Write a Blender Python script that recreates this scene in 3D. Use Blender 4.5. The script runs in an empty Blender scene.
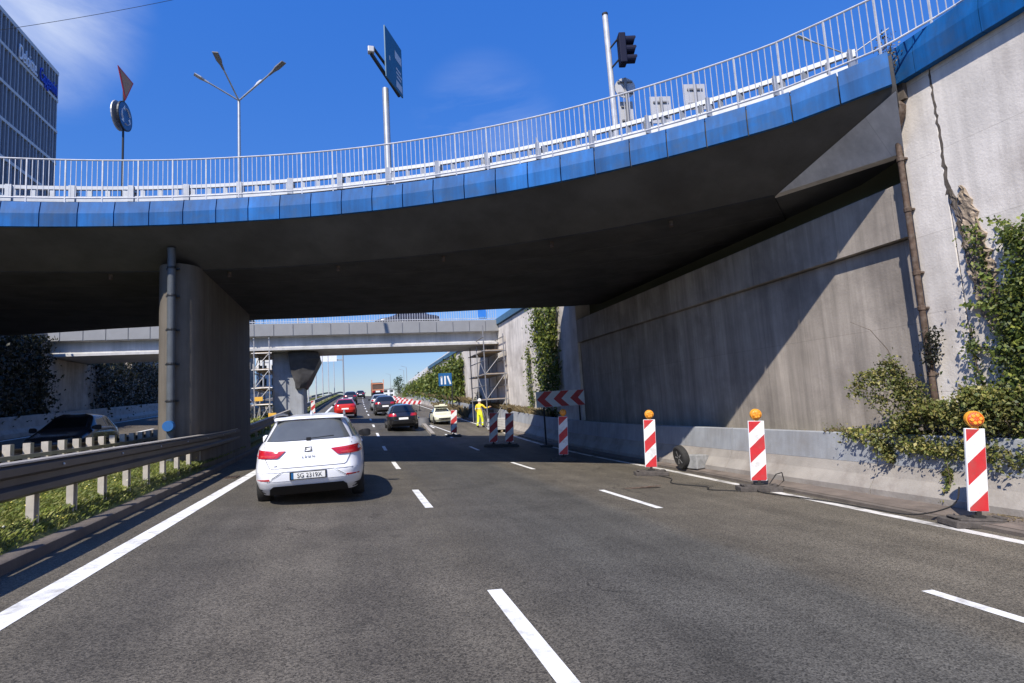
import bpy, bmesh, math, random
import numpy as np
from mathutils import Vector, Matrix
random.seed(7); np.random.seed(7)
SC = bpy.context.scene
COL = SC.collection
PI = math.pi
# ------------------------------------------------------------------ camera, sky, sun, exposure
CX, CU, CF = Vector((.961542, -.267875, -.060668)), Vector((.028124, -.1237, .991921)), Vector((.273216, .955479, .111409))
CAMP = Vector((0, 0, 1.52))
cd = bpy.data.cameras.new('camera'); cam = bpy.data.objects.new('camera', cd); COL.objects.link(cam)
cam.matrix_world = Matrix(((CX.x, CU.x, -CF.x, CAMP.x), (CX.y, CU.y, -CF.y, CAMP.y), (CX.z, CU.z, -CF.z, CAMP.z), (0, 0, 0, 1)))
cd.sensor_width = 36; cd.lens = 560 / 1024 * 36; cd.clip_start = .05; cd.clip_end = 6000
SC.camera = cam
SUN_A, SUN_B = .54, .70                       # metres a shadow moves right / forward per metre of height
CLOUD = (0, 0, 0)
w = bpy.data.worlds.new('World'); SC.world = w; w.use_nodes = True
nt = w.node_tree; nt.nodes.clear()
def nnode(t, kind, **kw):
    n = t.nodes.new(kind)
    for k, v in kw.items(): setattr(n, k, v)
    return n
wo = nnode(nt, 'ShaderNodeOutputWorld'); bg = nnode(nt, 'ShaderNodeBackground')
sky = nnode(nt, 'ShaderNodeTexSky', sky_type='NISHITA', sun_disc=False)
sky.sun_elevation = math.atan(1 / math.hypot(SUN_A, SUN_B)); sky.sun_rotation = math.atan2(-SUN_A, -SUN_B)
sky.air_density = 1.0; sky.dust_density = .25; sky.ozone_density = 4.0; sky.altitude = 200
tc = nnode(nt, 'ShaderNodeTexCoord'); mp = nnode(nt, 'ShaderNodeMapping')
mp.inputs['Scale'].default_value = (1.3, 1.9, 4.5); mp.inputs['Rotation'].default_value = (.2, .25, .5); mp.inputs['Location'].default_value = CLOUD
ns = nnode(nt, 'ShaderNodeTexNoise'); ns.inputs['Scale'].default_value = 1.5; ns.inputs['Detail'].default_value = 9; ns.inputs['Roughness'].default_value = .58; ns.inputs['Distortion'].default_value = .6
rp = nnode(nt, 'ShaderNodeValToRGB'); rp.color_ramp.elements[0].position = .45; rp.color_ramp.elements[1].position = .85
mx = nnode(nt, 'ShaderNodeMixRGB'); mx.inputs[2].default_value = (7.5, 8.0, 8.8, 1)
hs = nnode(nt, 'ShaderNodeHueSaturation'); hs.inputs['Saturation'].default_value = 1.15; hs.inputs['Value'].default_value = 1.0
L = nt.links.new
L(tc.outputs['Generated'], mp.inputs['Vector']); L(mp.outputs[0], ns.inputs['Vector']); L(ns.outputs['Fac'], rp.inputs[0])
L(sky.outputs[0], hs.inputs['Color']); 
sxz = nnode(nt, 'ShaderNodeSeparateXYZ'); L(tc.outputs['Generated'], sxz.inputs[0])
hr = nnode(nt, 'ShaderNodeMapRange'); hr.inputs[1].default_value = .03; hr.inputs[2].default_value = .66; L(sxz.outputs['Z'], hr.inputs[0])
ht = nnode(nt, 'ShaderNodeMixRGB'); ht.inputs[1].default_value = (.80, .74, .83, 1); ht.inputs[2].default_value = (.74, 1.37, 2.2, 1); L(hr.outputs[0], ht.inputs[0])
hm = nnode(nt, 'ShaderNodeMixRGB', blend_type='MULTIPLY'); hm.inputs[0].default_value = 1; L(hs.outputs[0], hm.inputs[1]); L(ht.outputs[0], hm.inputs[2]); L(hm.outputs[0], mx.inputs[1]); 
def puff(d, lo, hi, amt):     # where in the sky a patch of cirrus hangs
    dt = nnode(nt, 'ShaderNodeVectorMath', operation='DOT_PRODUCT'); nv_ = nnode(nt, 'ShaderNodeVectorMath', operation='NORMALIZE'); L(tc.outputs['Generated'], nv_.inputs[0]); L(nv_.outputs[0], dt.inputs[0]); dt.inputs[1].default_value = Vector(d).normalized()
    r = nnode(nt, 'ShaderNodeMapRange', interpolation_type='SMOOTHSTEP'); r.inputs[1].default_value = math.cos(math.radians(hi)); r.inputs[2].default_value = math.cos(math.radians(lo)); r.inputs[4].default_value = amt; L(dt.outputs['Value'], r.inputs[0]); return r.outputs[0]
pa_, pb_, pc_ = puff((-.40, .75, .533), 1, 10, 1.), puff((.225, .865, .45), 1, 8, .32), puff((-.8, .2, .5), 5, 25, .9)
s1 = nnode(nt, 'ShaderNodeMath', operation='ADD'); L(pa_, s1.inputs[0]); L(pb_, s1.inputs[1]); s2 = nnode(nt, 'ShaderNodeMath', operation='ADD'); L(s1.outputs[0], s2.inputs[0]); L(pc_, s2.inputs[1]); s3 = nnode(nt, 'ShaderNodeMath', operation='MULTIPLY'); L(s2.outputs[0], s3.inputs[0]); L(rp.outputs[0], s3.inputs[1]); s3.use_clamp = True
L(s3.outputs[0], mx.inputs[0]); L(mx.outputs[0], bg.inputs['Color']); L(bg.outputs[0], wo.inputs[0])
bg.inputs['Strength'].default_value = .085
sd = bpy.data.lights.new('sun', 'SUN'); sd.energy = 4.6; sd.angle = math.radians(.5); sd.color = (1, .93, .82)
so = bpy.data.objects.new('sun', sd); COL.objects.link(so)
so.rotation_euler = Vector((SUN_A, SUN_B, -1)).to_track_quat('-Z', 'Y').to_euler(); so.location = (-20, -30, 60)
SC.view_settings.view_transform = 'Standard'; SC.view_settings.look = 'None'; SC.view_settings.exposure = .55; SC.view_settings.gamma = 1
SC.view_settings.use_curve_mapping = False
SC.render.engine = 'CYCLES'
# ------------------------------------------------------------------ lie of the land: banked road that starts to climb under the bridge
def prof(y):
    if y < 16: return 0.
    if y < 28: return .05 * (y - 16) ** 2 / 24
    if y < 125: return .05 * (y - 22)
    if y < 165: return 5.15 + .05 * (y - 125) - .05 * (y - 125) ** 2 / 80
    return 6.15
def bend(y): return 0. if y < 60 else (y - 60) ** 2 / 7000.
BANK = .06
def P(s, t, h=0.): return (t + bend(s), s, prof(s) - BANK * t + h)
def ray(px, py): return CX * ((px - 512) / 560) - CU * ((py - 341.5) / 560) + CF
def at_x(px, py, x): d = ray(px, py); return CAMP + d * (x / d.x)      # where a sight line meets a wall x = const
def at_z(px, py, z): d = ray(px, py); return CAMP + d * ((z - CAMP.z) / d.z)
def at_d(px, py, m): return CAMP + ray(px, py) * m
def at_road(px, py, h=0.):
    d = ray(px, py); t = (h - CAMP.z) / (d.z + BANK * d.x); return CAMP + d * t
# ------------------------------------------------------------------ materials
MATS = {}
def mat(name, col, rough=.7, metal=0., var=.12, scale=3., streak=0., bump=0., bscale=60., coat=0., spec=.5, dirt=None, dirt_amt=0., dscale=.6, form=None, each=0.):
    if name in MATS: return MATS[name]
    m = bpy.data.materials.new(name); m.use_nodes = True; t = m.node_tree; b = t.nodes['Principled BSDF']
    b.inputs['Roughness'].default_value = rough; b.inputs['Metallic'].default_value = metal
    b.inputs['Coat Weight'].default_value = coat; b.inputs['Specular IOR Level'].default_value = spec
    geo = nnode(t, 'ShaderNodeNewGeometry'); l = t.links.new
    c = nnode(t, 'ShaderNodeRGB'); c.outputs[0].default_value = (*col, 1); out = c.outputs[0]
    def noise(sc, vec=None, det=5, rg=.6):
        n = nnode(t, 'ShaderNodeTexNoise'); n.inputs['Scale'].default_value = sc; n.inputs['Detail'].default_value = det; n.inputs['Roughness'].default_value = rg
        l(vec or geo.outputs['Position'], n.inputs['Vector']); return n.outputs['Fac']
    def mul(src, fac, lo, hi, a=.35, z=.65):
        r = nnode(t, 'ShaderNodeMapRange'); r.inputs[1].default_value = a; r.inputs[2].default_value = z; r.inputs[3].default_value = lo; r.inputs[4].default_value = hi
        l(fac, r.inputs[0]); mm = nnode(t, 'ShaderNodeVectorMath', operation='SCALE'); l(src, mm.inputs[0]); l(r.outputs[0], mm.inputs['Scale']); return mm.outputs[0]
    if var: out = mul(out, noise(scale), 1 - var, 1 + var)
    if streak:
        q = nnode(t, 'ShaderNodeMapping'); q.inputs['Scale'].default_value = (1, 1, .06); l(geo.outputs['Position'], q.inputs['Vector'])
        out = mul(out, noise(2.6, q.outputs[0], 6, .65), 1 - streak, 1 + streak * .35)
        out = mul(out, noise(11, q.outputs[0], 3, .5), 1 - streak * .35, 1 + streak * .2)
    if dirt_amt:
        r = nnode(t, 'ShaderNodeMapRange'); r.inputs[1].default_value = .48; r.inputs[2].default_value = .72; r.inputs[3].default_value = 0; r.inputs[4].default_value = dirt_amt
        l(noise(dscale, None, 8, .68), r.inputs[0]); x = nnode(t, 'ShaderNodeMixRGB'); l(r.outputs[0], x.inputs[0]); l(out, x.inputs[1]); x.inputs[2].default_value = (*dirt, 1); out = x.outputs[0]
    if each:          # no two panels are quite alike
        oi = nnode(t, 'ShaderNodeObjectInfo'); out = mul(out, oi.outputs['Random'], 1 - each, 1 + each, 0., 1.)
    if form:          # shuttering joints left in the concrete
        sp = nnode(t, 'ShaderNodeSeparateXYZ'); l(geo.outputs['Position'], sp.inputs[0]); cb = nnode(t, 'ShaderNodeCombineXYZ'); l(sp.outputs['Y'], cb.inputs[0]); l(sp.outputs['Z'], cb.inputs[1])
        br_ = nnode(t, 'ShaderNodeTexBrick'); br_.offset = 0; br_.inputs['Scale'].default_value = 1; br_.inputs['Brick Width'].default_value = form[0]; br_.inputs['Row Height'].default_value = form[1]; br_.inputs['Mortar Size'].default_value = .006; br_.inputs['Mortar Smooth'].default_value = .6
        br_.inputs['Color1'].default_value = (1.04, 1.04, 1.04, 1); br_.inputs['Color2'].default_value = (.92, .92, .92, 1); br_.inputs['Mortar'].default_value = (.72, .71, .7, 1); l(cb.outputs[0], br_.inputs['Vector'])
        xx = nnode(t, 'ShaderNodeVectorMath', operation='MULTIPLY'); l(out, xx.inputs[0]); l(br_.outputs['Color'], xx.inputs[1]); out = xx.outputs[0]
    l(out, b.inputs['Base Color'])
    if bump:
        bp = nnode(t, 'ShaderNodeBump'); bp.inputs['Strength'].default_value = bump; bp.inputs['Distance'].default_value = .02
        l(noise(bscale, None, 4), bp.inputs['Height']); l(bp.outputs[0], b.inputs['Normal'])
    MATS[name] = m; return m
def leafmat(name, c1, c2, c3):
    m = bpy.data.materials.new(name); m.use_nodes = True; t = m.node_tree; b = t.nodes['Principled BSDF']; l = t.links.new
    g = nnode(t, 'ShaderNodeNewGeometry'); r = nnode(t, 'ShaderNodeValToRGB'); e = r.color_ramp.elements
    e[0].color = (*c1, 1); e[1].color = (*c3, 1); k = e.new(.5); k.color = (*c2, 1)
    l(g.outputs['Random Per Island'], r.inputs[0])
    n = nnode(t, 'ShaderNodeTexNoise'); n.inputs['Scale'].default_value = 2.2; l(g.outputs['Position'], n.inputs['Vector'])
    q = nnode(t, 'ShaderNodeMapRange'); q.inputs[1].default_value = .3; q.inputs[2].default_value = .7; q.inputs[3].default_value = .6; q.inputs[4].default_value = 1.35; l(n.outputs['Fac'], q.inputs[0])
    s = nnode(t, 'ShaderNodeVectorMath', operation='SCALE'); l(r.outputs[0], s.inputs[0]); l(q.outputs[0], s.inputs['Scale'])
    l(s.outputs[0], b.inputs['Base Color']); b.inputs['Roughness'].default_value = .55
    tr = nnode(t, 'ShaderNodeBsdfTranslucent'); l(s.outputs[0], tr.inputs[0]); mxs = nnode(t, 'ShaderNodeMixShader'); mxs.inputs[0].default_value = .3
    o = t.nodes['Material Output']; l(b.outputs[0], mxs.inputs[1]); l(tr.outputs[0], mxs.inputs[2]); l(mxs.outputs[0], o.inputs[0])
    MATS[name] = m; return m
def asphalt(name, base, lanes):
    m = bpy.data.materials.new(name); m.use_nodes = True; t = m.node_tree; b = t.nodes['Principled BSDF']; l = t.links.new
    g = nnode(t, 'ShaderNodeNewGeometry'); sx = nnode(t, 'ShaderNodeSeparateXYZ'); l(g.outputs['Position'], sx.inputs[0])
    wob = nnode(t, 'ShaderNodeTexNoise'); wob.inputs['Scale'].default_value = .35; l(g.outputs['Position'], wob.inputs['Vector'])
    ad = nnode(t, 'ShaderNodeMath', operation='MULTIPLY_ADD'); l(wob.outputs['Fac'], ad.inputs[0]); ad.inputs[1].default_value = .5; l(sx.outputs['X'], ad.inputs[2])
    mr = nnode(t, 'ShaderNodeMapRange'); mr.inputs[1].default_value = -4; mr.inputs[2].default_value = 10; l(ad.outputs[0], mr.inputs[0])
    r = nnode(t, 'ShaderNodeValToRGB'); e = r.color_ramp.elements; e[0].position = 0; e[1].position = 1
    e[0].color = (*lanes[0][1], 1); e[1].color = (*lanes[-1][1], 1)
    for p, c in lanes[1:-1]: k = e.new((p + 4) / 14); k.color = (*c, 1)
    l(mr.outputs[0], r.inputs[0])
    v = nnode(t, 'ShaderNodeTexVoronoi'); v.inputs['Scale'].default_value = 95; l(g.outputs['Position'], v.inputs['Vector'])
    hv = nnode(t, 'ShaderNodeSeparateColor'); l(v.outputs['Color'], hv.inputs[0])
    q = nnode(t, 'ShaderNodeMapRange'); q.inputs[3].default_value = .38; q.inputs[4].default_value = 1.75; l(hv.outputs[0], q.inputs[0])
    n2 = nnode(t, 'ShaderNodeTexNoise'); n2.inputs['Scale'].default_value = 1.1; n2.inputs['Detail'].default_value = 7; l(g.outputs['Position'], n2.inputs['Vector'])
    q2 = nnode(t, 'ShaderNodeMapRange'); q2.inputs[1].default_value = .3; q2.inputs[2].default_value = .7; q2.inputs[3].default_value = .8; q2.inputs[4].default_value = 1.18; l(n2.outputs['Fac'], q2.inputs[0])
    mpn = nnode(t, 'ShaderNodeMapping'); mpn.inputs['Scale'].default_value = (1.6, .05, 1); l(g.outputs['Position'], mpn.inputs['Vector'])
    n3 = nnode(t, 'ShaderNodeTexNoise'); n3.inputs['Scale'].default_value = 1.3; n3.inputs['Detail'].default_value = 5; l(mpn.outputs[0], n3.inputs['Vector'])
    q3 = nnode(t, 'ShaderNodeMapRange'); q3.inputs[1].default_value = .35; q3.inputs[2].default_value = .65; q3.inputs[3].default_value = .86; q3.inputs[4].default_value = 1.12; l(n3.outputs['Fac'], q3.inputs[0])
    m1 = nnode(t, 'ShaderNodeMath', operation='MULTIPLY'); l(q.outputs[0], m1.inputs[0]); l(q2.outputs[0], m1.inputs[1])
    m2 = nnode(t, 'ShaderNodeMath', operation='MULTIPLY'); l(m1.outputs[0], m2.inputs[0]); l(q3.outputs[0], m2.inputs[1])
    # fine cracks here and there, oil drips along the lanes
    dn = nnode(t, 'ShaderNodeTexNoise'); dn.inputs['Scale'].default_value = 1.6; dn.inputs['Detail'].default_value = 6; l(g.outputs['Position'], dn.inputs['Vector'])
    dv_ = nnode(t, 'ShaderNodeVectorMath', operation='MULTIPLY_ADD'); l(dn.outputs['Color'], dv_.inputs[0]); dv_.inputs[1].default_value = (1.3, 1.3, 0); l(g.outputs['Position'], dv_.inputs[2])
    cv = nnode(t, 'ShaderNodeTexVoronoi', feature='DISTANCE_TO_EDGE'); cv.inputs['Scale'].default_value = .3; l(dv_.outputs[0], cv.inputs['Vector'])
    cr_ = nnode(t, 'ShaderNodeMapRange'); cr_.inputs[1].default_value = .002; cr_.inputs[2].default_value = .007; cr_.inputs[3].default_value = .5; cr_.inputs[4].default_value = 1; l(cv.outputs['Distance'], cr_.inputs[0])
    cm = nnode(t, 'ShaderNodeTexNoise'); cm.inputs['Scale'].default_value = .22; l(g.outputs['Position'], cm.inputs['Vector'])
    cg = nnode(t, 'ShaderNodeMapRange'); cg.inputs[1].default_value = .5; cg.inputs[2].default_value = .6; l(cm.outputs['Fac'], cg.inputs[0])
    cx = nnode(t, 'ShaderNodeMixRGB'); cx.inputs[1].default_value = (1, 1, 1, 1); l(cg.outputs[0], cx.inputs[0]); l(cr_.outputs[0], cx.inputs[2])
    ov = nnode(t, 'ShaderNodeTexVoronoi'); ov.inputs['Scale'].default_value = 1.15; ov.inputs['Randomness'].default_value = 1; l(dv_.outputs[0], ov.inputs['Vector'])
    og = nnode(t, 'ShaderNodeMapRange'); og.inputs[1].default_value = .05; og.inputs[2].default_value = .17; og.inputs[3].default_value = .74; og.inputs[4].default_value = 1; l(ov.outputs['Distance'], og.inputs[0])
    m3 = nnode(t, 'ShaderNodeMath', operation='MULTIPLY'); l(cx.outputs[0], m3.inputs[0]); l(og.outputs[0], m3.inputs[1])
    m4 = nnode(t, 'ShaderNodeMath', operation='MULTIPLY'); l(m3.outputs[0], m4.inputs[0]); l(m2.outputs[0], m4.inputs[1])
    s = nnode(t, 'ShaderNodeVectorMath', operation='SCALE'); l(r.outputs[0], s.inputs[0]); l(m4.outputs[0], s.inputs['Scale'])
    l(s.outputs[0], b.inputs['Base Color']); b.inputs['Roughness'].default_value = .8; b.inputs['Specular IOR Level'].default_value = .35
    bp = nnode(t, 'ShaderNodeBump'); bp.inputs['Strength'].default_value = .55; bp.inputs['Distance'].default_value = .006; l(v.outputs['Distance'], bp.inputs['Height']); l(bp.outputs[0], b.inputs['Normal'])
    MATS[name] = m; return m
M = MATS
asphalt('asphalt', .06, [(-4, (0.0909, 0.0770, 0.0584)), (-2.4, (0.0834, 0.0737, 0.0574)), (-1.5, (0.0705, 0.0630, 0.0515)), (-.6, (0.0888, 0.0779, 0.0614)), (.4, (0.0748, 0.0663, 0.0535)), (1.3, (0.0855, 0.0759, 0.0604)), (1.9, (0.0663, 0.0609, 0.0515)), (2.6, (0.0609, 0.0577, 0.0505)), (4.1, (0.0642, 0.0609, 0.0525)), (4.5, (0.0919, 0.0812, 0.0634)), (7.2, (0.1005, 0.0876, 0.0673)), (10, (0.0909, 0.0801, 0.0624))])
mat('paint_worn', (.62, .60, .57), .7, var=.15, scale=6, dirt=(.10, .09, .08), dirt_amt=1., dscale=2.2, bump=.3, bscale=120)
mat('paint_white', (.74, .74, .72), .6, var=.1, scale=9, dirt=(.2, .19, .17), dirt_amt=.75, dscale=4, bump=.2, bscale=120)
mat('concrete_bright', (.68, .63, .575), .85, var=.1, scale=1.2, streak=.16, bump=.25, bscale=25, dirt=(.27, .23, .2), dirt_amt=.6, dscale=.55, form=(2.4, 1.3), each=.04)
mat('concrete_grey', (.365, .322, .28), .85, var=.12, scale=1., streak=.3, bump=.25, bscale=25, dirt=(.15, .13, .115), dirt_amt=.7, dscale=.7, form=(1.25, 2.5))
mat('concrete_shaded', (.035, .034, .036), .9, var=.3, scale=.9, bump=.3, bscale=14, dirt=(.075, .07, .065), dirt_amt=.5, dscale=1.1)  # deck concrete with the shade of the underside put into its colour
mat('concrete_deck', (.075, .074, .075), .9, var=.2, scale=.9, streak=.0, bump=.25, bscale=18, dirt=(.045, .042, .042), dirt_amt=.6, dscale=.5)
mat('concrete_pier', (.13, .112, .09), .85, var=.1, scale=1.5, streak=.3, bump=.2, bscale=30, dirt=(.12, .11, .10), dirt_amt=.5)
mat('concrete_barrier', (.31, .325, .345), .75, var=.08, scale=2, streak=.16, bump=.2, bscale=35, dirt=(.2, .185, .17), dirt_amt=.55, dscale=1.1)
mat('concrete_foot', (.30, .275, .245), .85, var=.1, scale=2, bump=.3, bscale=30, dirt=(.16, .13, .11), dirt_amt=.7, dscale=1.5)
mat('concrete_pale', (.50, .49, .47), .8, var=.08, scale=1, streak=.15, bump=.15, bscale=30)
mat('panel_grey', (.235, .235, .235), .6, var=.05, scale=2)
mat('pavement', (.155, .125, .105), .9, var=.2, scale=2.5, bump=.4, bscale=40, dirt=(.07, .058, .05), dirt_amt=.8, dscale=1.3)
mat('kerb', (.125, .105, .088), .85, var=.18, scale=3, bump=.3, bscale=40, dirt=(.07, .06, .055), dirt_amt=.6, dscale=2)
mat('soil', (.12, .13, .035), .95, var=.3, scale=4, bump=.5, bscale=30)
mat('terrain', (.12, .12, .07), .95, var=.3, scale=.1)
mat('blue_panel', (.005, .095, .30), .6, var=.14, scale=1.3, dirt=(.03, .075, .16), dirt_amt=.75, dscale=1.9, streak=.34, spec=.2, each=.11)
mat('blue_coping_old', (.05, .13, .22), .6, var=.1, scale=1.3)
mat('galvanised', (.40, .41, .42), .45, .55, var=.08, scale=6)
mat('rail_white', (.46, .47, .50), .5, .1, var=.12, scale=5, dirt=(.24, .2, .17), dirt_amt=.4, dscale=6)
mat('guard_dark', (.075, .064, .056), .55, .25, var=.16, scale=2.5, dirt=(.06, .05, .045), dirt_amt=.5, dscale=2)
mat('guard_edge', (.42, .39, .35), .5, .3, var=.15, scale=4)
mat('post_pale', (.46, .42, .36), .6, .2, var=.12, scale=6)
mat('steel_dark', (.035, .037, .04), .5, .5, var=.1)
mat('pipe_blue', (.085, .095, .105), .5, var=.1, scale=5)
mat('cap_blue', (.015, .10, .28), .5, var=.04)
mat('rust', (.10, .065, .045), .8, .2, var=.35, scale=12, dirt=(.2, .19, .17), dirt_amt=.5, dscale=6)
mat('rubble', (.30, .235, .17), .95, var=.45, scale=9, bump=1, bscale=20)
mat('crack', (.095, .078, .065), .95, var=.4, scale=7)
mat('rubber', (.022, .021, .02), .85, var=.2, scale=20, bump=.2, bscale=80)
mat('rubber_plate', (.075, .065, .058), .9, var=.25, scale=12, bump=.5, bscale=60)
mat('rim', (.45, .45, .46), .35, .8, var=.05)
mat('red_film', (.52, .025, .03), .5, var=.08, scale=9, dirt=(.26, .09, .08), dirt_amt=.6, dscale=4)
mat('white_film', (.78, .77, .76), .5, var=.05, scale=9, dirt=(.36, .34, .31), dirt_amt=.8, dscale=3.5, each=.06)
mat('amber', (.85, .27, .02), .25, var=.12, scale=40, bump=.6, bscale=70, spec=.7)
mat('amber_red', (.75, .10, .015), .25, var=.12, scale=40, bump=.6, bscale=70, spec=.7)
mat('lamp_case', (.75, .33, .03), .5, var=.05)
mat('black_plastic', (.012, .012, .014), .55, var=.1, spec=.3)
mat('signal_black', (.008, .010, .03), .7, var=0, spec=.15)
mat('glass', (.012, .015, .018), .06, var=0, spec=.8)
mat('glass_grey', (.085, .092, .095), .12, var=.1, scale=3, spec=.8)
mat('car_white', (.78, .79, .82), .28, var=.015, coat=.6)
mat('car_black', (.012, .012, .014), .22, var=0, coat=.8)
mat('car_red', (.48, .025, .02), .25, var=.02, coat=.6)
mat('car_dark', (.035, .032, .036), .25, var=0, coat=.7)
mat('car_grey', (.12, .13, .14), .3, var=0, coat=.6)
mat('car_silver', (.50, .52, .53), .3, .4, var=0, coat=.5)
mat('car_cream', (.66, .66, .50), .4, var=.03, coat=.3)
mat('tail_red', (.42, .012, .02), .15, var=.2, scale=14, spec=.8)
mat('tail_bright', (.48, .05, .05), .15, var=.1, scale=30)
mat('plate_white', (.75, .75, .73), .45, var=.02)
mat('plate_ink', (.01, .01, .01), .6, var=0)
mat('chrome', (.55, .56, .58), .18, .95, var=0)
mat('trim_grey', (.18, .18, .19), .45, var=.03)
mat('sign_blue', (.012, .10, .26), .45, var=.05)
mat('sign_teal', (.012, .10, .19), .45, var=.06, scale=3)
mat('sign_white', (.70, .72, .74), .5, var=.03)
mat('crate_grey', (.26, .26, .255), .7, var=.2, scale=8)
mat('sign_grey', (.42, .42, .43), .5, .2, var=.05)
mat('notice_yellow', (.75, .42, .06), .5, var=.04)
mat('sign_yellow', (.42, .20, .07), .5, var=.04)
mat('sign_orange', (.85, .30, .02), .5, var=.04)
mat('facade_fin', (.26, .31, .40), .6, var=.04)
mat('facade_frame', (.5, .54, .60), .6, var=.04)
mat('facade_glass', (.018, .028, .05), .12, var=.3, scale=.6, spec=.8)
mat('letter_blue', (.02, .06, .55), .4, var=0)
mat('letter_white', (.75, .80, .9), .4, var=0)
mat('tarp', (.05, .047, .045), .6, var=.3, scale=3, bump=.8, bscale=6)
mat('scaffold', (.46, .45, .44), .5, .5, var=.2, scale=6, dirt=(.2, .15, .1), dirt_amt=.5, dscale=5)
mat('plank', (.30, .23, .15), .85, var=.2, scale=6)
mat('hivis', (.80, .88, .03), .7, var=.05)
mat('hivis_orange', (.85, .62, .04), .7, var=.05)
mat('reflective', (.65, .66, .66), .4, var=.02)
mat('skin', (.50, .29, .20), .6, var=.04)
mat('boots', (.03, .025, .02), .8, var=.1)
mat('helmet', (.85, .85, .82), .35, var=.02)
mat('truck_orange', (.60, .24, .12), .45, var=.06)
mat('truck_body', (.10, .06, .04), .6, var=.15)
mat('house_white', (.68, .68, .67), .7, var=.04)
mat('house_dark', (.10, .10, .105), .7, var=.1)
mat('bark', (.09, .07, .05), .95, var=.25, scale=10)
mat('banner_blue', (.02, .17, .55), .6, var=.05)
leafmat('leaf_ivy', (.04, .065, .014), (.105, .15, .026), (.25, .27, .05))
leafmat('leaf_bush', (.06, .085, .02), (.165, .185, .045), (.36, .31, .10))
leafmat('leaf_dry', (.12, .09, .05), (.22, .17, .09), (.33, .27, .15))
leafmat('leaf_dark', (.009, .012, .005), (.018, .021, .009), (.036, .038, .016))  # shade on the left-wall ivy is darkened into these greens
leafmat('leaf_tree', (.02, .04, .012), (.04, .07, .02), (.07, .1, .03))
leafmat('grass', (.07, .10, .015), (.15, .19, .03), (.28, .27, .07))
leafmat('flower', (.7, .6, .1), (.75, .65, .15), (.8, .78, .6))
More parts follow.
